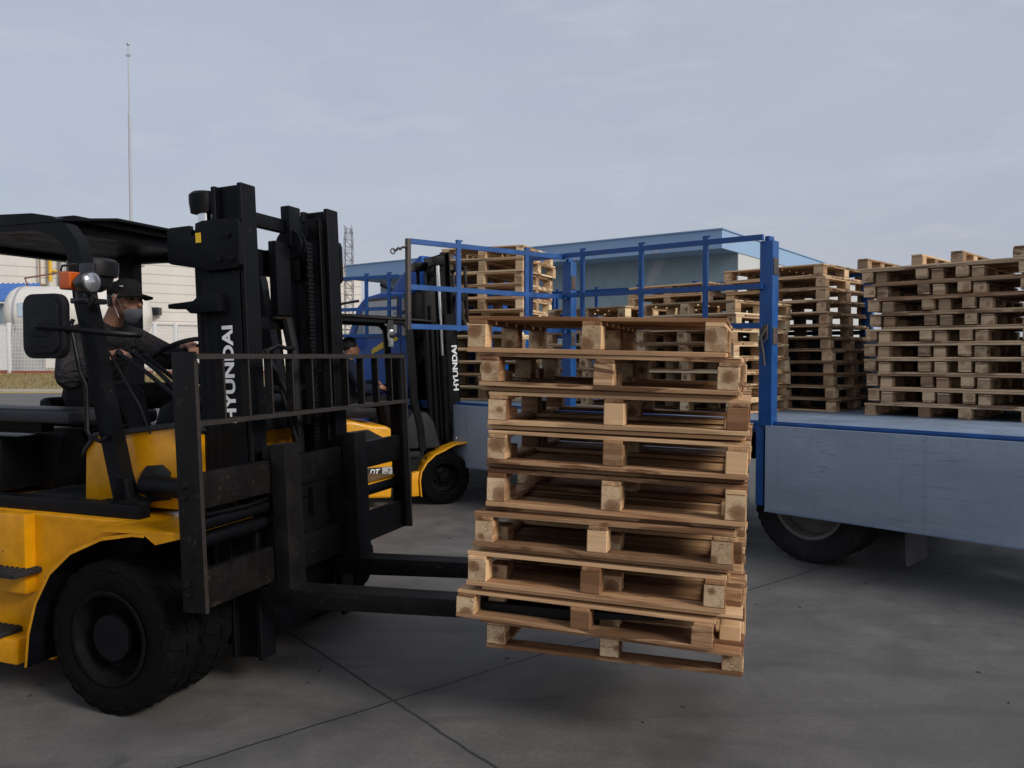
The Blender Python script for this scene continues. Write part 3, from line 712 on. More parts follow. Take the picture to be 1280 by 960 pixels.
# fender with black inside
arc = [(-.498, .18), (-.476, .35), (-.424, .51), (-.328, .664), (-.19, .777), (.008, .86), (.20, .893), (.27, .893)]
for s_ in (-1, 1):
    b = MB(); ya, yb = sorted((s_*.955, s_*.66))
    vs = []; fs = []
    th = .016
    for (x, z) in arc:
        c_ = Vector((0, 0, .3)); dr = Vector((x-.05, 0, z-.25)).normalized()*th
        for (dx, dz, y) in ((0, 0, ya), (0, 0, yb), (-dr.x, -dr.z, yb), (-dr.x, -dr.z, ya)): vs.append((x+dx, y, z+dz))
    k = len(arc)
    for i in range(k-1):
        for j in range(4):
            j2 = (j+1) % 4; b.add([vs[i*4+j], vs[i*4+j2], vs[(i+1)*4+j2], vs[(i+1)*4+j]], [(0, 1, 2, 3)], 1 if j == 2 else 0)
    # turned-down lip on the outer edge and flat front mudguard
    b.prism([(.12, .905), (.505, .912), (.50, .895), (.33, .850), (.26, .893)], s_*.955, s_*.94, 'xz')
    b.prism([(-.05, .902), (.22, .908), (.505, .915), (.505, .903), (.2, .893), (-.05, .886)], s_*.50, s_*.956, 'xz')
    b.prism([(-.02, .905), (.18, .905), (.12, .875), (-.02, .87)], s_*.665, s_*.80, 'xz')
    b.build('front_fender', [MT['yellow'], MT['black']], F1)
def step(x0, x1, y0, y1, z0, z1):
    b = MB(); b.box(x0, x1, y0, y1, z0, z1, .006)
    for i in range(8):
        for j in range(4):
            x = x0+(x1-x0)*(i+.5)/8; y = y0+(y1-y0)*(j+.5)/4; b.box(x-.008, x+.008, y-.008, y+.008, z1-.001, z1+.006)
    b.build('step', MT['floor'], F1)
step(-.85, -.555, -.955, -.80, .605, .632)
step(-1.05, -.70, -.93, -.80, .285, .312)
b = MB(); b.box(-1.05, -.60, -.915, -.795, .16, .284, .012); b.build('step_box', MT['yellow'], F1)
b = MB(); b.box(-.90, -.795, -.868, -.862, .690, .785, .002); pl = b.build('model_plate', MT['plate'], F1)
Mx = Matrix.Rotation(R(90), 4, 'X')
lettering('lettering', '-7', .065, .075, MT['ink'], pl, TR(-.885, -.8695, .705) @ Mx, .02, .3)
# floor and black frame beam
b = MB(); b.box(-1.75, .035, -.755, -.68, .892, .972, .008); b.box(-1.75, .035, .68, .755, .892, .972, .008)
b.prism([(-.19, .965), (.035, .965), (.025, .985), (-.045, 1.01), (-.075, 1.10), (-.13, 1.10), (-.15, 1.0)], -.735, -.668, 'xz', .005)
b.build('floor_beam', MT['black'], F1)
b = MB(); b.box(-1.0, -.05, -.68, .68, .91, .93); b.box(-.97, -.52, -.66, -.25, .9305, .945, .01); b.box(-.50, -.30, -.66, -.25, .9305, .942, .01, rot=('Y', -14)); b.build('floor_mat', MT['floor'], F1)
b = MB(); b.prism([(-1.8, .93), (-1.02, .93), (-.98, 1.1), (-.94, 1.25), (-1.8, 1.28)], -.34, .5, 'xz', .02); b.box(-1.8, -1.1, -.60, -.34, .95, 1.25, .02)
b.build('engine_hood', MT['black'], F1)
b = MB(); b.box(-1.8, -.535, -.66, -.40, 1.345, 1.410, .022, seg=3); b.box(-1.78, -.60, -.64, -.42, 1.406, 1.418, .004); b.build('side_tray', MT['greyplastic'], F1)
b = MB(); b.box(-1.5, -.86, -.54, -.46, 1.28, 1.345, .008); b.build('tray_bracket', MT['black'], F1)
b = MB(); b.box(-1.30, -.80, -.25, .25, 1.28, 1.37, .04, seg=3); b.box(-1.28, -1.19, -.22, .22, 1.30, 1.45, .04, seg=3, rot=('Y', -8)); b.build('seat', MT['plastic'], F1)
# cowl / dashboard
b = MB(); b.prism([(-.485, .935), (-.475, 1.20), (-.395, 1.285), (-.22, 1.30), (.12, 1.345), (.17, 1.30), (.17, .93)], -.60, -.50, 'xz', .012)
b.prism([(-.485, .935), (-.475, 1.20), (-.395, 1.285), (-.22, 1.30), (.12, 1.345), (.17, 1.30), (.17, .93)], .50, .60, 'xz', .012)
b.box(.06, .17, -.5, .5, .93, 1.3, .01)
CW = b.build('cowl', MT['yellow'], F1)
b = MB(); b.prism([(-.492, 1.17), (-.478, 1.215), (-.40, 1.305), (-.22, 1.325), (.12, 1.37), (.19, 1.32), (.17, 1.30), (.12, 1.345), (-.22, 1.30), (-.395, 1.285), (-.475, 1.195)], -.615, .615, 'xz'); b.build('cowl_trim', MT['greyplastic'], CW)
b = MB(); b.prism([(-.10, 1.10), (-.06, 1.145), (.04, 1.155), (.09, 1.12), (.09, .98), (-.06, .96)], -.611, -.598, 'xz', .004)
b.build('cowl_opening_dark', MT['ink'], CW)  # solid black plate painting the dark of the hole in the cowl
b = MB(); b.cyl((-.03, -.52, 1.05), (.25, -.52, 1.02), .062, n=20); b.cyl((.25, -.52, 1.02), (.46, -.52, .99), .035, n=16); b.cyl((-.03, -.655, 1.06), (.30, -.64, 1.045), .05, n=20); b.cyl((.3, -.64, 1.045), (.42, -.62, 1.04), .03); b.build('tilt_cylinder', MT['mastblack'], F1)
b = MB(); b.prism([(-.34, 1.25), (-.05, 1.30), (.02, 1.42), (-.02, 1.47), (-.16, 1.48), (-.28, 1.42)], -.30, .45, 'xz', .03, seg=3); b.cyl((-.16, .03, 1.5), (-.40, .03, 1.68), .045, n=14); b.box(-.20, -.04, -.12, .22, 1.46, 1.53, .02)
b.build('dashboard', MT['plastic'], F1)
b = MB(); Mw = TR(-.43, .03, 1.715) @ RY(-30); b.M = Mw
b.tube([(.17*math.cos(i*2*math.pi/32), .17*math.sin(i*2*math.pi/32), 0) for i in range(33)], .014, 8, cap=False)
for i in range(3): b.tube([(0, 0, -.02), (.165*math.cos(i*2.094+.5), .165*math.sin(i*2.094+.5), 0)], .012, 8)
b.cyl((0, 0, -.05), (0, 0, .01), .045, n=16); b.build('steering_wheel', MT['plastic'], F1)
for k, (p, q) in enumerate((((-.52, -.33, 1.715), (-.08, -.36, 1.47)), ((-.45, -.30, 1.722), (-.12, -.33, 1.52)), ((-.40, -.26, 1.70), (-.02, -.28, 1.45)))):
    b = MB(); b.tube([p, Vector(p).lerp(Vector(q), .5)+Vector((0, 0, .012)), q, (q[0]+.05, q[1], q[2]-.2)], .0125, 8); b.ball(p, .022); b.build('control_lever', MT['plastic'], F1)
# overhead guard
b = MB()
for s_ in (-1, 1):
    b.bar([(-.10, s_*.70, .985), (-.24, s_*.70, 1.53), (-.312, s_*.70, 1.872), (-.342, s_*.70, 1.983), (-.372, s_*.70, 2.18), (-.40, s_*.70, 2.26), (-.455, s_*.70, 2.325), (-.54, s_*.70, 2.365), (-.66, s_*.70, 2.385), (-1.2, s_*.70, 2.40), (-1.9, s_*.70, 2.40)], .07, .090, (0, 1, 0))
    b.bar([(-1.47, s_*.68, 2.39), (-1.45, s_*.68, 1.3)], .08, .135, (0, 1, 0))
b.bar([(-.60, -.67, 2.38), (-.60, .67, 2.38)], .08, .07, (1, 0, 0)); b.bar([(-1.86, -.67, 2.40), (-1.86, .67, 2.40)], .08, .07, (1, 0, 0))
OG = b.build('overhead_guard', MT['black'], F1)
b = MB(); prof = [(-.74, 2.39), (-.39, 2.447), (.39, 2.447), (.74, 2.39), (.74, 2.378), (.39, 2.433), (-.39, 2.433), (-.74, 2.378)]
b.prism(prof, -1.95, -.45, 'yz')
b.box(-1.9, -.5, -.62, .62, 2.40, 2.428)
b.build('roof', MT['black'], OG)
b = MB(); b.tube([(-.285, -.758, 1.55), (-.305, -.775, 1.62), (-.36, -.775, 1.85), (-.365, -.758, 1.88)], .011, 8); b.tube([(-.285, -.758, 1.55), (-.27, -.77, 1.33), (-.25, -.77, 1.3), (-.19, -.765, 1.28), (-.17, -.745, 1.30)], .011, 8); b.build('grab_handle', MT['black'], OG)
b = MB(); b.tube([(-.318, -.66, 1.75), (-.24, -.66, 1.72), (.0, -.7, 1.45), (.06, -.7, 1.32)], .006, 6); b.build('cable', MT['plastic'], OG)
# mirror
def rrect(x0, x1, z0, z1, r, n=6):
    P = []
    for (cx, cz, a0) in ((x1-r, z1-r, 0), (x0+r, z1-r, 90), (x0+r, z0+r, 180), (x1-r, z0+r, 270)):
        for i in range(n+1): a_ = R(a0+90*i/n); P.append((cx+r*math.cos(a_), cz+r*math.sin(a_)))
    return P
b = MB(); b.prism(rrect(-.425, -.165, 1.688, 1.992, .06), -.985, -.945, 'xz', .012); b.prism(rrect(-.403, -.187, 1.712, 1.968, .05), -.998, -.984, 'xz', .006); b.box(-.35, -.25, -1.006, -.995, 1.79, 1.88, .008); b.box(-.36, -.24, -1.001, -.995, 1.74, 1.95, .003)
MR = b.build('mirror', MT['plastic'], F1)
b = MB(); b.ball((-.298, -1.008, 1.838), .015); b.tube([(-.298, -1.01, 1.838), (-.20, -1.0, 1.832), (-.02, -.87, 1.808), (.05, -.80, 1.802), (.06, -.755, 1.80), (.03, -.742, 1.80)], .014, 8); b.build('mirror_arm', MT['black'], MR)
# lamps
def lamp(s_):
    y = s_*.84
    L_ = MB(); L_.lathe([(.001, -.055), (.035, -.05), (.052, -.01), (.055, .03), (.048, .034)], (-.175, y, 2.052), 20, axis='x')
    L_.box(-.30, -.20, min(s_*.70, s_*.83), max(s_*.70, s_*.83), 1.955, 1.982, .006); L_.box(-.315, -.225, min(s_*.735, s_*.765), max(s_*.735, s_*.765), 1.95, 2.16, .012)
    L_.tube([(-.275, s_*.80, 2.02), (-.27, s_*.80, 1.965), (-.21, s_*.80, 1.95), (-.18, s_*.79, 1.99)], .014, 8)
    L_.tube([(-.32, s_*.86, 2.11), (-.31, s_*.86, 2.135), (-.24, s_*.84, 2.142)], .006, 6)
    o = L_.build('head_lamp', MT['lensdark'], F1)
    g_ = MB(); g_.lathe([(.048, .031), (.046, .036), (.03, .047), (.001, .052)], (-.175, y, 2.052), 20, axis='x')
    g_.build('lens', MT['lens'], o)
    a_ = MB(); a_.box(-.322, -.245, s_*.84-.035, s_*.84+.035, 2.02, 2.106, .014, seg=3); a_.build('turn_signal', MT['amber'], o)
    return o
lamp(-1); lamp(1)
b = MB(); b.lathe([(.001, -.05), (.118, -.045), (.125, -.015), (.125, .03), (.115, .045), (.09, .052), (.001, .056)], (-.49, -.52, 2.165), 28, axis='z'); b.lathe([(.10, -.05), (.085, -.10), (.04, -.125), (.001, -.125)], (-.49, -.52, 2.165), 24, axis='z'); b.build('work_lamp', MT['lensdark'], F1)
# mast
TILT = 2.4
def mastM(): return TR(.513, 0, 0) @ RY(-TILT)       # local: x=0 front plane of the outer rails at ground
def MBm():
    b = MB(); b.M = mastM(); return b
RAIL_T = 2.57
for s_ in (-1, 1):
    b = MBm()
    y0, y1 = sorted((s_*.44, s_*.325))
    web = sorted((s_*.405, s_*.383))
    b.box(-.185, -.003, web[0], web[1], .16, RAIL_T, .003, seg=1)                     # web
    b.box(-.028, .0, y0, y1, .16, RAIL_T+.001, .004, seg=1); b.box(-.19, -.162, y0, y1, .16, RAIL_T-.001, .004, seg=1)
    b.build('outer_rail', MT['mastblack'], F1)
    b = MBm(); y0, y1 = sorted((s_*.378, s_*.29)); web = sorted((s_*.312, s_*.29))
    b.box(-.16, -.035, web[0], web[1], .2, RAIL_T-.06, .003, seg=1); b.box(-.06, -.034, y0, y1, .2, RAIL_T-.062, .003, seg=1); b.box(-.158, -.135, y0, y1, .2, RAIL_T-.061, .003, seg=1)
    b.build('inner_rail', MT['mastblack'], F1)
    b = MBm(); c_ = s_*.395
    b.cyl((-.268, c_, .3), (-.268, c_, 2.28), .058, n=20); b.cyl((-.268, c_, 2.28), (-.268, c_, 2.35), .066, n=20)
    b.lathe([(.001, 0), (.07, 0), (.072, .02), (.076, .05), (.076, .09), (.06, .105), (.001, .105)], (-.268, c_, 2.45), 20, axis='z'); b.box(-.25, -.18, c_-.04, c_+.04, 2.455, 2.545, .006)
    b.box(-.31, -.18, c_-.05, c_+.05, .3, 2.18, .01)
    LC = b.build('lift_cylinder', MT['mastblack'], F1)
    r_ = MBm(); r_.cyl((-.268, c_, 2.35), (-.268, c_, 2.45), .036, n=16); r_.build('piston_rod', MT['chrome'], LC)
    # bracket plate with guard ear
    b = MBm(); y0, y1 = sorted((s_*.446, s_*.475))
    b.prism([(-.45, 2.20), (-.45, 2.36), (-.43, 2.378), (-.30, 2.378), (-.30, 2.33), (-.285, 2.325), (-.27, 2.335), (-.265, 2.385), (-.22, 2.395), (-.01, 2.388), (.0, 2.36), (.0, 2.16), (-.02, 2.14), (-.22, 2.14), (-.25, 2.155), (-.43, 2.19)], y0, y1, 'xz', .004)
    b.prism([(-.445, 2.22), (-.445, 2.36), (-.18, 2.36), (-.18, 2.16)], s_*.30, s_*.446, 'xz', .004)
    for (x, z) in ((-.06, 2.31), (-.12, 2.19), (-.045, 2.19)): b.lathe([(.016, 0), (.016, s_*.012), (.001, s_*.014)], (x, s_*.475, z), 6)
    BR = b.build('mast_bracket', MT['mastblack'], F1)
    b = MBm(); b.box(-.262, -.232, s_*.477-.002, s_*.477+.002, 2.285, 2.335); b.build('yellow_tag', MT['tape'], BR)
    b = MBm(); yy = sorted((s_*.44, s_*.50)); b.prism([(-.44, 1.962), (-.44, 1.985), (-.28, 1.992), (-.24, 2.02), (-.13, 2.02), (-.12, 1.93), (-.30, 1.93), (-.33, 1.955)], yy[0], yy[1], 'xz', .004)
    b.build('guard_shelf', MT['mastblack'], F1)
# crossmembers, sheave, chains, hoses
for bx_ in ((-.15, -.11, -.30, .30, 2.40, 2.475), (-.20, -.16, -.417, .417, 1.86, 1.92), (-.2, -.15, -.417, .417, 1.30, 1.38), (-.20, -.16, -.417, .417, .5, .66), (-.24, -.19, -.42, .42, 2.16, 2.30)):
    b = MBm(); b.box(*bx_, .005); b.build('mast_crossmember', MT['mastblack'], F1)
for s_ in (-1, 1):
    b = MBm()
    if s_ > 0:
        b.lathe([(.001, -.03), (.085, -.03), (.085, -.018), (.068, -.014), (.068, .014), (.085, .018), (.085, .03), (.001, .03)], (-.10, .10, 2.335), 24, axis='y'); b.box(-.13, -.07, .05, .16, 2.32, 2.55, .01)
        b.box(-.14, -.09, -.06, .07, 1.93, 2.34, .006)
        b.build('chain_sheave', MT['mastblack'], F1)
        b = MBm(); y = .185
        for i in range(58):
            z = 1.05 + i*.0225; wv = .026 if i % 2 else .020
            b.box(-.055, -.035, y-wv, y+wv, z, z+.021, .003, seg=1)
        b.build('lift_chain', MT['mastblack'], F1)
b = MBm()
b.tube([(-.12, .05, 1.92), (-.10, .07, 1.75), (-.10, .075, 1.4), (-.08, .06, 1.1)], .034, 10); b.tube([(-.1, -.2, 1.72), (-.06, -.12, 1.76), (-.05, -.05, 1.745), (-.08, .05, 1.75)], .012, 8); b.tube([(-.09, -.19, 1.74), (-.03, -.1, 1.5), (.0, -.05, 1.3), (-.02, -.02, 1.0)], .014, 8); b.tube([(-.06, -.12, 1.55), (-.02, -.09, 1.35), (.02, -.06, 1.15)], .011, 8); b.tube([(-.07, .28, 1.62), (-.06, .33, 1.58), (-.06, .34, 1.35)], .012, 8)
b.cyl((-.12, -.3, 1.52), (-.12, .3, 1.52), .022, n=12)
b.build('hydraulic_hose', MT['plastic'], F1)
# lettering up the side of the mast, reading bottom to top on the web of the near outer rail
b = MBm(); b.box(-.186, -.030, -.4455, -.4405, .95, 2.135, .002); b.build('rail_cover', MT['mastblack'], F1)
ML = mastM() @ TR(-.084, -.4475, 1.368) @ Matrix(((0, -1, 0, 0), (0, 0, -1, 0), (1, 0, 0, 0), (0, 0, 0, 1)))
lettering('lettering', 'HYUNDAI', .068, .492, MT['white'], F1, ML, .035)
# carriage
def MBc():
    b = MB(); b.M = TR(.648, 0, 0) @ RY(-TILT); return b   # local x=0 front face of the carriage
b = MBc()
b.box(-.075, -.03, -.955, .955, 1.025, 1.185, .006); b.box(-.075, -.03, -.955, .955, .58, .755, .006)
for y in (-.36, -.30, .30, .36): b.box(-.16, -.075, y-.02, y+.02, .5, 1.22, .006)
b.box(-.10, -.05, -.33, .33, .7, 1.1, .004)
CA = b.build('carriage', MT['steel'], F1)
b = MBc()
for s_ in (-1, 1):
    y0, y1 = sorted((s_*.972, s_*.952)); b.box(-.125, .0, y0, y1, .575, 1.722, .004)
    y0, y1 = sorted((s_*.95, s_*.90)); b.box(-.028, -.002, y0, y1, .585, 1.715, .003) if s_ > 0 else None
    for z in (.65, .70, 1.08, 1.13): b.lathe([(.014, 0), (.014, s_*.012), (.001, s_*.013)], (-.09, s_*.972, z), 6)
b.box(-.05, -.002, -.953, .953, 1.690, 1.710, .003); b.box(-.09, -.002, -.953, .953, 1.395, 1.416, .003)
for i in range(1, 11):
    y = -.955+i*1.91/11; b.box(-.044, -.004, y-.008, y+.008, 1.4155, 1.6905)
LB = b.build('load_backrest', MT['steel'], F1)
b = MBc()   # bare worn metal along the front edges
b.box(-.0015, .0012, -.955, .955, 1.688, 1.712); b.box(-.0015, .0012, -.955, .955, 1.394, 1.4165)
for i in range(1, 11):
    y = -.955+i*1.91/11; b.box(-.0045, -.0028, y-.0045, y+.0045, 1.4175, 1.688)
for s_ in (-1, 1): 
    y0, y1 = sorted((s_*.9725, s_*.9515)); b.box(-.001, .0014, y0, y1, .575, 1.685)
b.build('bare_edge', MT['edge'], LB)
b = MBc()
for (z, x, ye) in ((.95, -.08, .34), (.87, -.10, .90), (.91, -.16, .34)): b.cyl((x, -.90, z), (x, -.12, z), .032, n=16); b.cyl((x, .12, z-.0), (x, ye, z), .032, n=16)
b.tube([(-.06, -.88, .99), (-.05, -.6, .985), (-.06, -.3, 1.0), (-.07, -.1, .97)], .011, 8)
b.box(-.13, -.05, -.12, -.06, .83, 1.0, .005); b.box(-.13, -.05, .06, .12, .83, 1.0, .005)
SSC = b.build('side_shift_cylinder', MT['mastblack'], F1)
b = MBc(); b.cyl((-.08, -.12, .95), (-.08, .12, .95), .018, n=14); b.cyl((-.10, -.12, .87), (-.10, .12, .87), .018, n=14); b.build('piston_rod', MT['chrome'], SSC)
for (y0, y1) in ((-.455, -.325), (.195, .325)):
    b = MB(); b.M = TR(.648, 0, 0) @ RY(-TILT)
    # heel + shank as one bent section, blade tapering to the tip
    b.prism([(-.02, 1.262), (-.02, .550), (-.115, .546), (-.115, .462), (-.10, .448), (.95, .470), (1.9, .525), (1.9, .537), (.95, .551), (.068, .549), (.062, 1.262)], y0, y1, 'xz', .005)
    b.box(-.078, -.018, y0+.01, y1-.01, 1.19, 1.255, .004)
    b.box(-.078, -.018, y0+.01, y1-.01, .52, .578, .004)
    b.build('fork', MT['steel'], F1)

# ------------------------------------------------------------------ far forklift
F2 = empty('forklift', (-1.0, 9.62, 0), 25, 'smaller yellow forklift beside the truck, its black mast raised against the sunlit pallets', 'forklift', 'yellow forklifts loading pallets')
for (y, oo) in ((-.47, -1), (.47, 1)): wheel(F2, (0, y, .305), .305, .20, .185, fm, 24, .022, dish=.06, n=40, outer=oo)
for (y, oo) in ((-.42, -1), (.42, 1)): wheel(F2, (-1.5, y, .25), .25, .17, .15, fm, 22, .022, dish=.04, n=36, outer=oo)
b = MB()
b.prism([(-1.95, .30), (-1.90, .16), (-1.72, .16), (-1.70, .40), (-1.56, .53), (-1.40, .53), (-1.27, .40), (-1.22, .15), (-.635, .12), (-.62, .50), (-.62, .88), (-.68, .925), (-.86, .94), (-1.06, .99), (-1.55, 1.03), (-1.86, 1.0), (-1.97, .8)], -.56, .56, 'xz', .035, seg=3)
b.build('counterweight', MT['yellow_sunlit'], F2, angle=45)
b = MB(); b.prism([(-1.1, .88), (-.90, .90), (-.72, .80), (-.70, .72), (-1.25, .72)], -.57, -.5, 'xz', .015); b.prism([(-.66, .30), (-.30, .30), (-.30, .56), (-.62, .56)], -.47, .47, 'xz'); b.box(-.9, -.2, -.4, .4, .2, .62, .01)
b.build('side_cover', MT['plastic'], F2)
b = MB(); b.box(-1.05, -.62, -.572, -.562, .375, .475, .003); ms = b.build('model_strip', MT['ink'], F2)
b = MB(); b.box(-.745, -.625, -.578, -.573, .38, .47, .002); b.build('model_plate', MT['plate'], ms)
lettering('lettering', 'DT', .065, .115, MT['white'], ms, TR(-.885, -.5745, .392) @ Mx, .02, .3)
lettering('lettering', '-7', .055, .075, MT['ink'], ms, TR(-.72, -.5795, .398) @ Mx, .02, .3)
b = MB(); arc2 = [(-.30, .12), (-.315, .30), (-.30, .40), (-.24, .50), (-.14, .585), (.0, .645), (.10, .69), (.26, .712)]
for s_ in (-1, 1):
    b = MB()
    poly = arc2 + [(x+.03, z-.03) for (x, z) in arc2[::-1]]
    for i in range(len(arc2)-1):
        a_, c_ = arc2[i], arc2[i+1]; q = [(a_[0], a_[1]), (c_[0], c_[1]), (c_[0]+.014, c_[1]-.016), (a_[0]+.014, a_[1]-.012)]
        b.prism(q, s_*.585, s_*.36, 'xz')
    b.prism([(-.40, .12), (-.31, .12), (-.32, .30), (-.305, .40), (-.40, .38)], s_*.56, s_*.36, 'xz', .008)
    b.build('front_fender', MT['yellow_sunlit'], F2)
b = MB(); b.box(-.62, -.40, -.56, -.40, .36, .40, .008); b.box(-.65, -.28, -.5, .5, .55, .62, .01); b.build('step', MT['floor'], F2)
b = MB(); b.prism([(-.50, .64), (-.46, .95), (-.36, 1.075), (-.18, 1.06), (-.10, .95), (-.04, .72), (-.02, .64)], -.48, .48, 'xz', .04, seg=3); b.build('dashboard', MT['greyplastic'], F2)
b = MB(); b.box(-1.25, -.72, -.3, .3, 1.0, 1.12, .04); b.box(-1.35, -1.22, -.3, .3, 1.05, 1.55, .05, rot=('Y', -8)); b.build('seat', MT['plastic'], F2)
b = MB(); b.M = TR(-.55, .0, 1.32) @ RY(-35)
b.tube([(.16*math.cos(i*2*math.pi/28), .16*math.sin(i*2*math.pi/28), 0) for i in range(29)], .013, 8, cap=False); b.cyl((0, 0, -.4), (0, 0, .01), .03, n=12); b.tube([(-.155, 0, 0), (.155, 0, 0)], .01, 6); b.build('steering_wheel', MT['plastic'], F2)
b = MB()
for s_ in (-1, 1):
    b.bar([(-.24, s_*.47, .62), (-.27, s_*.47, .9), (-.34, s_*.47, 1.2), (-.385, s_*.47, 1.9), (-.40, s_*.47, 2.03), (-.48, s_*.47, 2.10), (-1.8, s_*.47, 2.145)], .06, .075, (0, 1, 0)); b.bar([(-1.70, s_*.47, 2.13), (-1.60, s_*.47, 1.0)], .06, .07, (0, 1, 0))
OG2 = b.build('overhead_guard', MT['black'], F2)
b = MB(); b.prism([(-1.85, 2.15), (-1.85, 2.175), (-.25, 2.115), (-.10, 2.095), (-.10, 2.075), (-.25, 2.09)], -.52, .52, 'xz', .004); b.build('roof', MT['black'], OG2)
b = MB(); b.lathe([(.001, -.03), (.05, -.03), (.055, .02), (.001, .03)], (-.62, -.52, 1.93), 16, axis='x'); b.box(-.66, -.6, -.545, -.5, 1.98, 2.10); HL = b.build('head_lamp', MT['lensdark'], F2)
b = MB(); b.box(-.66, -.60, -.56, -.53, 1.80, 1.99, .012); b.build('lens', MT['lens'], HL)
T2 = 3.0
def MB2():
    b = MB(); b.M = TR(.33, 0, 0) @ RY(-T2); return b
for s_ in (-1, 1):
    b = MB2(); y0, y1 = sorted((s_*.36, s_*.26)); web = sorted((s_*.36, s_*.34))
    b.box(-.15, -.002, web[0], web[1], .1, 2.2, .003, seg=1); b.box(-.022, 0, y0, y1, .1, 2.201, .003, seg=1); b.box(-.152, -.13, y0, y1, .1, 2.199, .003, seg=1); b.build('outer_rail', MT['mastblack'], F2)
    b = MB2(); y0, y1 = sorted((s_*.33, s_*.245)); web = sorted((s_*.265, s_*.245))
    b.box(-.125, -.03, web[0], web[1], .9, 2.92, .003, seg=1); b.box(-.05, -.028, y0, y1, .9, 2.921, .003, seg=1); b.box(-.127, -.108, y0, y1, .9, 2.919, .003, seg=1); b.build('inner_rail', MT['mastblack'], F2)
    b = MB2(); b.box(-.40, -.155, min(s_*.335, s_*.31), max(s_*.335, s_*.31), .66, 2.5, .006); b.build('mast_side_plate', MT['mastblack'], F2)
    b = MB2(); [b.cyl((-.25-.065*q_, s_*.352, .75), (-.25-.065*q_, s_*.352, 2.1+.2*q_), .017, n=10) for q_ in range(3)]; b.build('hydraulic_hose', MT['plastic'], F2)
    b = MB2(); b.cyl((-.20, s_*.37, .15), (-.20, s_*.37, 1.72), .04, n=16); LC = b.build('lift_cylinder', MT['mastblack'], F2)
    b = MB2(); b.cyl((-.20, s_*.37, 1.72), (-.20, s_*.37, 2.80), .022, n=12); b.build('piston_rod', MT['chrome'] if s_ < 0 else MT['mastblack'], LC)
for bx_ in ((-.14, -.10, -.24, .24, 2.80, 2.9), (-.19, -.155, -.34, .34, 1.9, 2.0), (-.19, -.155, -.34, .34, 1.1, 1.7), (-.19, -.155, -.34, .34, .3, .95), (-.27, -.13, -.42, -.24, 2.76, 2.86), (-.27, -.13, .24, .42, 2.76, 2.86)):
    b = MB2(); b.box(*bx_, .005); b.build('mast_crossmember', MT['mastblack'], F2)
for y in (-.1, .1):
    b = MB2(); b.lathe([(.001, -.025), (.08, -.025), (.08, .025), (.001, .025)], (-.08, y, 2.75), 20, axis='y'); b.build('chain_sheave', MT['mastblack'], F2)
b = MB2(); b.box(-.075, -.06, .09, .12, 2.0, 2.75); b.box(-.075, -.06, -.12, -.09, 2.0, 2.75); b.build('lift_chain', MT['steel'], F2)
b = MB2(); b.tube([(-.22, -.2, 1.5), (-.20, -.1, 1.3), (-.25, -.05, 1.15), (-.15, .05, 1.05)], .015, 8); b.tube([(-.24, -.25, 1.9), (-.3, -.24, 1.75), (-.27, -.22, 1.58), (-.2, -.24, 1.45)], .014, 8); b.tube([(-.18, -.37, 1.05), (-.12, -.37, .85), (-.15, -.36, .7)], .014, 8); b.build('hydraulic_hose', MT['plastic'], F2)
b = MB2(); b.box(-.02, .02, -.39, -.345, .62, .66); b.cyl((-.10, -.40, .74), (.02, -.40, .80), .022, n=12); b.build('tilt_cylinder', MT['chrome'], F2)
ML2 = TR(.33, 0, 0) @ RY(-T2) @ TR(-.015, -.362, 1.30) @ Matrix(((0, -1, 0, 0), (0, 0, -1, 0), (1, 0, 0, 0), (0, 0, 0, 1)))
lettering('lettering', 'HYUNDAI', .066, .53, MT['white'], F2, ML2, .035)
b = MB2()
b.box(.03, .07, -.5, .5, 2.02, 2.12, .004); b.box(.03, .07, -.5, .5, 2.34, 2.44, .004)
for y in (-.28, .28): b.box(-.06, .03, y-.02, y+.02, 1.98, 2.46, .004)
b.build('carriage', MT['steel'], F2)
b = MB2()
for i in range(6):
    y = -.49+i*.98/5; b.box(.07, .10, y-.018, y+.018, 2.10, 2.70, .004)
b.box(.07, .10, -.508, .508, 2.70, 2.735, .004); b.build('load_backrest', MT['steel'], F2)
for y in (-.28, .28):
    b = MB2(); b.prism([(.07, 2.46), (.07, 2.0), (.09, 1.965), (.8, 1.985), (.8, 1.998), (.12, 2.005), (.105, 2.46)], y-.06, y+.06, 'xz', .003); b.build('fork', MT['steel'], F2)

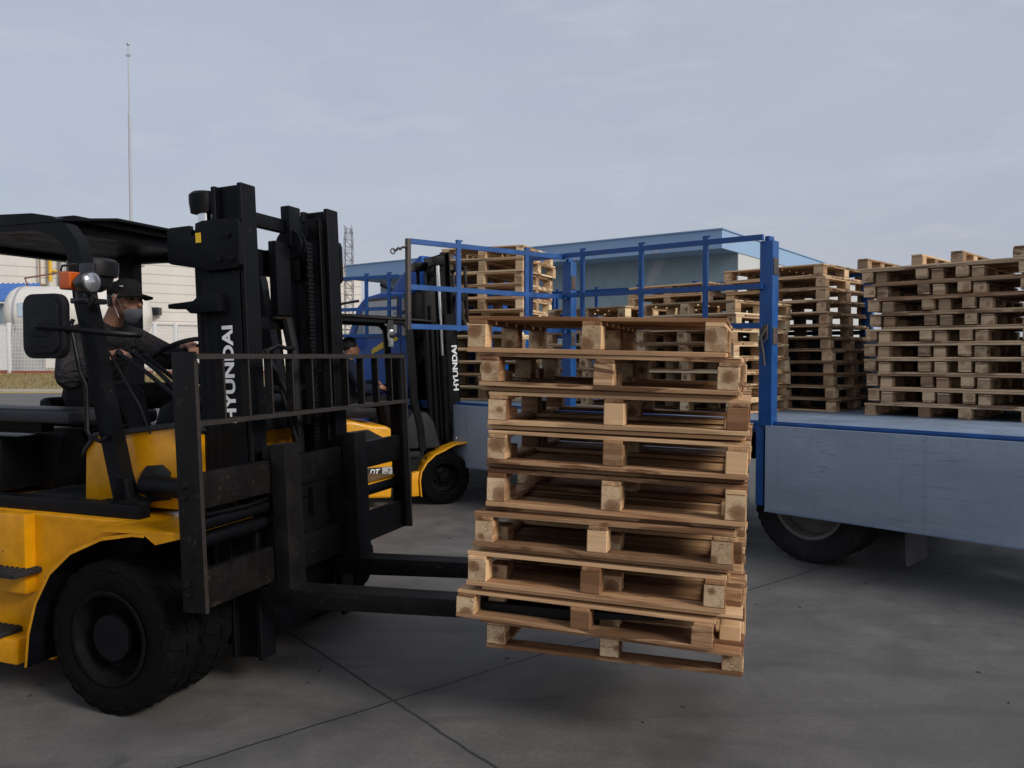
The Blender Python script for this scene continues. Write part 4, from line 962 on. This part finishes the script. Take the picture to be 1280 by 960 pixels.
# ------------------------------------------------------------------ people
def rcone(vs_fs, p0, r0, p1, r1):
    bm = bmesh.new()
    for (p, r) in ((p0, r0), (p1, r1)):
        rr = r if isinstance(r, (tuple, list)) else (r, r, r)
        ret = bmesh.ops.create_icosphere(bm, subdivisions=2, radius=1)
        for v in ret['verts']: v.co = Vector((p[0]+v.co.x*rr[0], p[1]+v.co.y*rr[1], p[2]+v.co.z*rr[2]))
    ret = bmesh.ops.convex_hull(bm, input=bm.verts)
    junk = [g for g in ret['geom_interior'] if isinstance(g, bmesh.types.BMVert)]
    bmesh.ops.delete(bm, geom=junk, context='VERTS')
    bm.verts.index_update(); n = len(vs_fs[0])
    vs_fs[0].extend([tuple(v.co) for v in bm.verts]); vs_fs[1].extend([[n+v.index for v in f.verts] for f in bm.faces]); bm.free()
def fused(name, cones, mats, parent, voxel=.007, smooth_it=4):
    """one continuous surface from overlapping tapered limbs; each cone (p0,r0,p1,r1,mat)"""
    d_ = ([], [])
    for c in cones: rcone(d_, c[0], c[1], c[2], c[3])
    me = bpy.data.meshes.new('tmp'); me.from_pydata(d_[0], [], d_[1]); o = bpy.data.objects.new('tmp', me); COL.objects.link(o)
    rm = o.modifiers.new('r', 'REMESH'); rm.mode = 'VOXEL'; rm.voxel_size = voxel
    sm = o.modifiers.new('s', 'SMOOTH'); sm.iterations = smooth_it; sm.factor = .5
    dg = bpy.context.evaluated_depsgraph_get(); me2 = bpy.data.meshes.new_from_object(o.evaluated_get(dg)); bpy.data.objects.remove(o)
    me2.materials.clear()
    for m in mats: me2.materials.append(m)
    segs = [(Vector(c[0]), Vector(c[2]), c[1] if not isinstance(c[1], (tuple, list)) else sum(c[1])/3, c[3] if not isinstance(c[3], (tuple, list)) else sum(c[3])/3, c[4]) for c in cones]
    idx = []
    for f in me2.polygons:
        p = f.center; best = None
        for (a, b_, ra, rb, mi) in segs:
            ab = b_-a; L2 = ab.length_squared
            t = 0 if L2 < 1e-9 else max(0, min(1, (p-a).dot(ab)/L2)); dd = (p-(a+ab*t)).length - (ra+(rb-ra)*t)
            if best is None or dd < best[0]: best = (dd, mi)
        idx.append(best[1])
    me2.polygons.foreach_set('material_index', idx); me2.polygons.foreach_set('use_smooth', [True]*len(idx)); me2.name = name
    ob = bpy.data.objects.new(name, me2); COL.objects.link(ob); ob.parent = parent; return ob
def hand(cones, wrist, direc, down, mi, curl=.8, s=1.0, thumb_side=1):
    """palm, four fingers of unequal length with two bends, thumb from the side of the palm"""
    d_ = Vector(direc).normalized(); n_ = Vector(down).normalized(); n_ = (n_-d_*n_.dot(d_)).normalized(); side = d_.cross(n_).normalized()*thumb_side
    w0 = Vector(wrist)
    cones.append((w0, .026*s, w0+d_*.085*s, (.030*s, .030*s, .022*s), mi))
    for i, (o_, ln) in enumerate(((.030, .070), (.010, .080), (-.010, .075), (-.029, .060))):
        k = w0 + d_*.083*s + side*o_*s
        cones.append((w0+d_*.03*s+side*o_*.6*s, .012*s, k, .0125*s, mi))
        a1, a2 = curl*.7, curl*1.6
        p1_ = k + (d_*math.cos(a1)+n_*math.sin(a1))*ln*.5*s; p2_ = p1_ + (d_*math.cos(a2)+n_*math.sin(a2))*ln*.5*s
        cones.append((k, .0105*s, p1_, .0095*s, mi)); cones.append((p1_, .0095*s, p2_, .0080*s, mi))
    t0 = w0 + d_*.025*s + side*.026*s; t1 = t0 + (d_*.6+side*.6+n_*.3).normalized()*.04*s; t2 = t1 + (d_*.85+side*.05+n_*.5).normalized()*.032*s
    cones.append((t0, .014*s, t1, .012*s, mi)); cones.append((t1, .0115*s, t2, .0095*s, mi))

# driver of the near forklift (coordinates in that forklift's frame)
P1 = empty('person', (-1.582, 4.578, 0), -20.3, 'driver in black cap, dark jacket and lowered grey face mask seated at the wheel', 'person')
Cn = []
J, SK, TRS = 0, 1, 2
Cn += [((-1.08, 0, 1.45), (.15, .19, .12), (-1.05, 0, 1.62), (.13, .185, .12), J), ((-1.05, 0, 1.62), (.155, .20, .12), (-.985, 0, 1.79), (.15, .19, .10), J)]
Cn += [((-.985, -.13, 1.82), .085, (-.97, -.20, 1.80), .088, J), ((-.985, .13, 1.82), .085, (-.96, .20, 1.80), .088, J), ((-.98, -.06, 1.855), .07, (-.98, .06, 1.855), .07, J)]
Cn += [((-.965, 0, 1.835), .075, (-.93, 0, 1.868), .066, J), ((-.94, 0, 1.86), .058, (-.862, 0, 1.99), .056, SK)]      # collar, neck
Cn += [((-.97, -.22, 1.79), .095, (-.89, -.325, 1.585), .082, J), ((-.89, -.325, 1.585), .080, (-.66, -.30, 1.685), .052, J)]
Cn += [((-.955, .21, 1.79), .097, (-.70, .235, 1.69), .080, J), ((-.70, .235, 1.69), .078, (-.475, .10, 1.745), .052, J)]
Cn += [((-.67, -.30, 1.682), .036, (-.615, -.30, 1.703), .029, SK), ((-.475, .105, 1.742), .036, (-.44, .085, 1.752), .030, SK)]
hand(Cn, (-.63, -.305, 1.70), (.96, .05, .20), (.1, .1, -1), SK, .55, 1.0, -1)
hand(Cn, (-.455, .093, 1.758), (.90, -.30, .10), (.2, .0, -1), SK, .95, 1.0, 1)
for s_ in (-1, 1):
    Cn += [((-1.06, s_*.10, 1.44), .10, (-.62, s_*.15, 1.46), .078, TRS), ((-.62, s_*.15, 1.46), .074, (-.48, s_*.15, 1.06), .052, TRS), ((-.50, s_*.15, 1.03), .045, (-.36, s_*.16, .99), .038, TRS)]
# head: skull, face, jaw, nose, ears
hx, hz = -.805, 2.035
Cn += [((hx-.015, 0, hz+.03), (.095, .076, .085), (hx-.01, 0, hz+.025), (.095, .076, .085), SK), ((hx+.03, 0, hz-.03), (.066, .062, .075), (hx+.035, 0, hz-.06), (.052, .048, .055), SK),
       ((hx+.055, 0, hz-.085), .030, (hx+.045, 0, hz-.095), .030, SK), ((hx+.088, 0, hz+.005), .010, (hx+.108, 0, hz-.030), .014, SK), ((hx+.08, -.026, hz+.022), .013, (hx+.08, .026, hz+.022), .013, SK),
       ((hx+.088, -.012, hz-.065), .013, (hx+.088, .012, hz-.065), .013, SK)]
for s_ in (-1, 1):
    Cn += [((hx-.012, s_*.076, hz+.008), (.019, .008, .026), (hx-.010, s_*.078, hz-.022), (.012, .007, .014), SK), ((hx+.06, s_*.045, hz-.01), .022, (hx+.05, s_*.05, hz-.03), .022, SK)]
BODY = fused('body', Cn, [MT['jacket'], MT['skin'], MT['trouser']], P1, .0062, 3)
b = MB()
for s_ in (-1, 1): b.ball((hx+.084, s_*.032, hz+.006), (.006, .013, .006))
b.build('eyes', MT['eye'], P1)
b = MB()   # hair under the cap
b.lathe([(.097, -.02), (.099, .0), (.097, .03)], (hx-.022, 0, hz+.02), 28, axis='z')
for i, v in enumerate(b.v):
    x, y, z = v; b.v[i] = (hx-.022+(x-hx+.022)*1.0 if x < hx else hx-.022+(x-hx+.022)*.45, y*.80, z - (.035 if x < hx-.03 and z < hz+.01 else 0))
b.build('hair', MT['hair'], P1)
b = MB(); prof = [(1.0, -.01), (1.03, .015), (1.01, .05), (.90, .085), (.68, .108), (.35, .12), (.001, .124)]
vs = []
b.lathe([(r_*.1, a_) for r_, a_ in prof], (0, 0, 0), 32, axis='z')
b.v = [(hx-.012+x*1.03, y*.86, hz+.045+z*(.70 if x > 0 else .64)+.012*(x/.1)) for (x, y, z) in b.v]
CAP = b.build('cap', MT['trouser'], P1)
b = MB(); vs = []; fs = []; n_ = 14
for j in range(5):
    for i in range(n_+1):
        a_ = -1.25+2.5*i/n_; rr = .088 + j*.020*math.cos(a_*.9)**.6
        vs.append((hx-.008+rr*math.cos(a_)*1.08, rr*math.sin(a_)*.86, hz+.048 - .05*math.sin(a_)**2*.25 - j*.0065))
for j in range(4):
    for i in range(n_): q = j*(n_+1)+i; fs.append((q, q+1, q+n_+2, q+n_+1))
b.add(vs, fs); b.add([(x, y, z-.006) for (x, y, z) in vs], [f[::-1] for f in fs]); b.build('cap_visor', MT['trouser'], CAP)
b = MB(); b.box(hx+.040, hx+.062, -.087, -.079, hz+.075, hz+.083, .002); b.build('cap_mark', MT['maskcord'], CAP)
# mask pulled down over the chin
b = MB(); vs = []; fs = []; n_ = 16
for j, (dz, rx, ry) in enumerate(((-.036, .106, .064), (-.048, .109, .067), (-.064, .107, .067), (-.080, .101, .064), (-.098, .090, .060), (-.118, .072, .056), (-.130, .056, .054))):
    for i in range(n_+1):
        a_ = -1.05+2.1*i/n_; vs.append((hx+.0+rx*math.cos(a_)*(1 if j else .98), ry*math.sin(a_)*1.08, hz-.098+(dz+.082)*(1-.55*math.sin(a_)**2)+.014*abs(math.sin(a_)) - .004*(j % 2)))
for j in range(6):
    for i in range(n_): q = j*(n_+1)+i; fs.append((q, q+1, q+n_+2, q+n_+1))
b.add(vs, fs); MK = b.build('face_mask', MT['mask'], P1, angle=60)
b = MB()
for s_ in (-1, 1):
    b.tube([(hx+.035, s_*.070, hz-.035), (hx+.01, s_*.078, hz+.01), (hx-.008, s_*.084, hz+.035), (hx-.022, s_*.086, hz+.02)], .0022, 6); b.tube([(hx+.012, s_*.066, hz-.105), (hx-.0, s_*.076, hz-.06), (hx-.01, s_*.082, hz-.03)], .0022, 6)
b.build('ear_loop', MT['maskcord'], MK)
b = MB(); b.box(-.868, -.858, -.175, -.105, 1.800, 1.808, rot=('X', 12)); b.box(-.866, -.858, -.14, -.10, 1.789, 1.793, rot=('X', 12)); b.build('chest_badge', MT['maskcord'], P1)

P2 = empty('person', (-1.0, 9.62, 0), 25, 'dark haired driver seated under the roof of the smaller far forklift', 'person')
Cn = [((-1.02, 0, 1.20), (.15, .18, .11), (-1.02, 0, 1.40), (.13, .18, .12), 0), ((-1.02, 0, 1.40), (.13, .18, .12), (-1.0, 0, 1.56), (.12, .17, .09), 0), ((-.99, -.14, 1.58), .08, (-.98, -.2, 1.56), .08, 0), ((-.99, .14, 1.58), .08, (-.98, .2, 1.56), .08, 0),
      ((-.98, 0, 1.60), .055, (-.96, 0, 1.74), .053, 1), ((-.98, -.21, 1.55), .075, (-.88, -.30, 1.33), .06, 0), ((-.88, -.30, 1.33), .06, (-.70, -.20, 1.34), .042, 0), ((-.98, .21, 1.55), .075, (-.85, .28, 1.33), .06, 0), ((-.85, .28, 1.33), .06, (-.66, .15, 1.38), .042, 0),
      ((-.95, 0, 1.80), (.09, .074, .10), (-.935, 0, 1.775), (.085, .07, .09), 1), ((-.90, 0, 1.74), .045, (-.89, 0, 1.72), .04, 1), ((-.865, 0, 1.80), .010, (-.845, 0, 1.765), .013, 1)]
for s_ in (-1, 1): Cn += [((-1.0, s_*.1, 1.2), .095, (-.58, s_*.14, 1.18), .075, 2), ((-.58, s_*.14, 1.18), .07, (-.50, s_*.14, .78), .05, 2), ((-.50, s_*.14, .74), .042, (-.40, s_*.14, .68), .036, 2), ((-.955, s_*.072, 1.79), (.018, .008, .026), (-.955, s_*.074, 1.765), (.012, .007, .014), 1)]
hand(Cn, (-.71, -.20, 1.34), (.9, .3, .1), (0, 0, -1), 1, .8, 1.0, -1); hand(Cn, (-.67, .15, 1.38), (.9, -.3, .1), (0, 0, -1), 1, .8, 1.0, 1)
fused('body', Cn, [MT['navy'], MT['skin'], MT['trouser']], P2, .009, 3)
b = MB(); b.ball((-.965, 0, 1.83), (.102, .083, .092), sub=3)
b.v = [(x if x < -.9 else -.9+(x+.9)*.4, y, max(z, 1.795) if x > -.96 else max(z, 1.74)) for (x, y, z) in b.v]
b.build('hair', MT['hair'], P2)

# ------------------------------------------------------------------ buildings and far background
b = MB()
MD = empty('building', (4.68, 18, 0), 143.5, 'pale blue low building with deep blue fascia behind the truck', 'building')
b.box(.02, 11.9, -14, -1.07, 0, 4.12); b.build('wall', MT['render'], MD, smooth=False)
b = MB(); b.box(0.0, .03, -14, -1.05, 0, 4.12); b.build('end_wall', MT['palewall'], MD, smooth=False)
b = MB(); b.box(-.02, 12.35, -14.2, 0, 4.115, 4.53); RF = b.build('roof_fascia', MT['fascia'], MD, smooth=False)
b = MB(); b.box(-.05, 12.38, -14.23, .03, 4.532, 4.56); b.build('roof_trim', MT['fascia'], RF, smooth=False)
b = MB(); b.cyl((-.06, -2.6, .0), (-.06, -2.6, 4.4), .05, n=10); b.box(-.09, .0, -2.64, -2.56, 4.3, 4.6); b.build('downpipe', MT['galv'], MD)
b = MB()
for (x, z) in ((1.6, 3.9), (4.1, 4.0)): b.box(x-.04, x+.04, .001, .03, z+.22, z+.28)
b.build('bracket', MT['galv'], MD)

FW = empty('factory_building', (-17.3, 92.0, .6), 39.1, 'long beige factory building with horizontal panel seams behind the white fence', 'building')
# wall face runs along local -x from the corner at the origin, front at y=0
b = MB(); b.box(-110, 0, 0, 30, 0, 11.1); b.build('wall', MT['beige'], FW, smooth=False)
b = MB(); b.box(-110.2, .2, -.2, 30, 11.1, 11.35); b.build('roof_edge', MT['beige'], FW, smooth=False)
b = MB(); b.box(-31, .1, -.25, -.01, 4.15, 4.32); b.build('ledge', MT['beige'], FW, smooth=False)
b = MB(); b.box(-27.0, -18.0, -.06, -.01, .0, 4.1); b.build('shutter_door', plain('pale_shutter', (.62, .59, .56), .6), FW, smooth=False)
def wallY(u, off=.5):   # distance of the factory wall seen at photo column u
    k = (u-640)/1000; cx, cy = math.cos(R(39.1)), math.sin(R(39.1))
    t = (-17.3-k*92.0)/(cx-k*cy); return 92.0 - cy*t - off
def far(u, v, Y):   # photograph position to a point on the plane at distance Y
    th = math.atan(.035); x = (u-640)/1000; y = -(v-480)/1000
    dx, dy, dz = x, math.cos(th)+math.sin(th)*y, -math.sin(th)+math.cos(th)*y
    return Vector((dx/dy*Y, Y, 1.7+dz/dy*Y))
def pipe(name, label, u, v0, v1, Y, r, mat, cat='pipe'):
    b = MB(); a = far(u, v0, Y); c = far(u, v1, Y); b.cyl((a.x, Y, a.z), (a.x, Y, c.z), r, n=12)
    for z in (a.z*.7+c.z*.3, a.z*.3+c.z*.7): b.box(a.x-r*1.3, a.x+r*1.3, Y-.02, Y+1.2, z-.08, z+.08)
    return tag(b.build(name, mat), label, cat)
pipe('gas_pipe', 'yellow pipe running up the beige factory wall', 63, 352, 306, wallY(63), .16, MT['pipey'])
pipe('vent_pipe', 'grey metal pipe running up the beige factory wall', 80.5, 470, 300, wallY(80.5), .24, MT['galv'])
pipe('drain_pipe', 'thin brownish pipe nearest the blue shed on the beige factory wall', 52.5, 470, 306, wallY(52.5), .07, plain('brown_pipe', (.30, .2, .12), .6))
# wall lamp and camera on the factory wall
yw = wallY(177, 0); a = far(177, 345, yw); b = MB(); b.tube([(a.x-.25, yw+.1, a.z-.9), (a.x-.2, yw-.7, a.z-.1), (a.x-.05, yw-1.1, a.z+.5), (a.x+.2, yw-1.5, a.z+.8)], .08, 8); LS = tag(b.build('wall_lamp', MT['galv']), 'small bracket lamp on the beige factory wall above the driver', 'lamp')
b = MB(); b.box(a.x-.1, a.x+.9, yw-1.9, yw-1.2, a.z+.6, a.z+.95, .05, rot=('Y', -20)); b.build('lamp_head', MT['galv'], LS)
yw = wallY(200, 0); a = far(200, 390, yw); b = MB(); b.box(a.x-.5, a.x+.3, yw-1.1, yw-.2, a.z-.35, a.z+.4, .08); b.box(a.x-.1, a.x+.1, yw-.3, yw+.2, a.z-.1, a.z+.1); tag(b.build('wall_box', MT['lensdark']), 'dark unit fixed low on the beige factory wall', 'wall unit')
# tank
a = far(75, 398, 54); TK = empty('storage_tank', (a.x, 54, .6), 6, 'cream horizontal storage tank with domed end behind the fence', 'tank')
b = MB(); rt = 1.92; zt = 1.7+ (445-394)/1000*54-.6
b.lathe([(.001, -3.2), (rt*.35, -3.15), (rt*.65, -3.0), (rt*.87, -2.75), (rt*.97, -2.45), (rt, -2.15), (rt, 4.5), (rt*.87, 5.2), (rt*.6, 5.6), (.001, 5.8)], (0, 0, zt), 40, axis='x')
b.build('tank_shell', MT['tank'], TK, angle=50)
b = MB(); b.lathe([(rt+.02, -2.15), (rt+.04, -2.08), (rt+.02, -2.0)], (0, 0, zt), 40, axis='x'); b.build('seam_band', MT['galv'], TK)
for x in (-2, 3): b = MB(); b.box(x-.3, x+.3, -1.6, 1.6, 0, zt-1.2); b.build('saddle', MT['galv'], TK)
b = MB(); b.box(-1.75, -1.35, -rt-.04, -rt+.4, zt-.2, zt+.7); b.build('tank_sign', plain('pale_blue_sign', (.45, .55, .68), .5), TK)
b = MB(); b.tube([(-2.0, 0, zt+rt), (-2.0, -.4, zt+rt+.5), (1.0, -.6, zt+rt+1.0), (3.2, -.6, zt+rt+1.35)], .06, 8); b.tube([(1, -.4, zt+rt), (1.0, -.6, zt+rt+1.0)], .05, 8); b.tube([(2.6, -.2, zt+rt), (2.2, -.6, zt+rt+1.15)], .05, 8); b.build('tank_piping', plain('brown_pipe_paint', (.22, .11, .08), .6), TK)
# shed
a = far(20, 400, 60); SH = empty('shed', (a.x-4.3, 60, .6), 0, 'small shed with ribbed blue metal roof beside the tank', 'shed')
b = MB(); zr0 = far(0, 378, 60).z-.6; zr1 = far(0, 357, 60).z-.6+.4
b.box(-9, 3.2, .2, 4, 0, zr0-.05); b.build('wall', plain('blue_grey_wall', (.22, .28, .34), .7), SH, smooth=False)
b = MB(); b.prism([(-.35, zr0), (-.35, zr0+.12), (4.2, zr1+.12), (4.2, zr1)], -9.3, 3.75, 'yz')
for i in range(33): x = -9.2+i*.4; b.prism([(-.36, zr0+.12), (-.36, zr0+.2), (4.2, zr1+.2), (4.2, zr1+.12)], x-.05, x+.05, 'yz')
b.build('roof', MT['shedblue'], SH, smooth=False)
# white mesh fence
FN = empty('fence', (0, 50, .62), 0, 'white mesh fence with posts between the dry grass and the tank', 'fence')
zt_, zb_ = far(0, 405, 50).z-.62, 0
b = MB(); x0, x1 = far(-60, 430, 50).x, far(330, 430, 50).x; x = x0
while x < x1: b.box(x-.010, x+.010, -.01, .01, zb_+.15, zt_); x += .09
z = .2
while z < zt_: b.box(x0, x1, -.014, .014, z-.012, z+.012); z += .22
b.build('mesh_panel', MT['fencewhite'], FN, smooth=False)
for u in (-45, 11.5, 76, 135, 194, 220, 280): b = MB(); xx = far(u, 430, 50).x; b.box(xx-.09, xx+.09, -.09, .09, -.1, zt_+.08, .01); b.build('post', MT['fencewhite'], FN)
b = MB(); b.box(x0, x1, -.02, .02, .02, .16); b.build('base_rail', plain('red_base_rail', (.30, .08, .06), .7), FN, smooth=False)
b = MB(); b.box(far(-60, 430, 50).x, far(10, 430, 50).x, -.06, -.03, .2, zt_-.1); b.build('solid_panel', MT['fencewhite'], FN, smooth=False)
# mast pole behind
a = far(160, 55, 108); b = MB(); b.cyl((a.x, 108, 0), (a.x, 108, 14), .30, .26, n=10); b.cyl((a.x, 108, 14), (a.x, 108, 34), .20, .16, n=10); b.cyl((a.x, 108, 34), (a.x, 108, a.z), .10, .06, n=8); b.ball((a.x, 108, a.z), .22); b.box(a.x-.3, a.x+.3, 107.9, 108.1, a.z-1.6, a.z-1.4)
tag(b.build('antenna_pole', MT['galv']), 'tall thin grey pole rising into the sky above the factory', 'pole')
# lattice tower
a = far(435.5, 285, 64); LT = MB(); zt_ = a.z; hw = .30
for sx in (-1, 1):
    for sy in (-1, 1): LT.tube([(a.x+sx*hw*1.05, 64+sy*hw, 0), (a.x+sx*hw, 64+sy*hw, zt_-.9), (a.x+sx*hw*.6, 64+sy*hw*.6, zt_)], .032, 5)
z = .5; k = 0
while z < zt_-.3:
    s_ = 1 if k % 2 else -1
    for sy in (-1, 1): LT.tube([(a.x-s_*hw, 64+sy*hw, z), (a.x+s_*hw, 64+sy*hw, z+.55)], .018, 4); LT.tube([(a.x-hw, 64+sy*hw, z), (a.x+hw, 64+sy*hw, z)], .018, 4)
    for sx in (-1, 1): LT.tube([(a.x+sx*hw, 64-s_*hw, z), (a.x+sx*hw, 64+s_*hw, z+.55)], .018, 4)
    z += .55; k += 1
tag(LT.build('lattice_tower', plain('tower_steel', (.16, .16, .17), .6)), 'slender steel lattice tower behind the truck cab', 'tower')
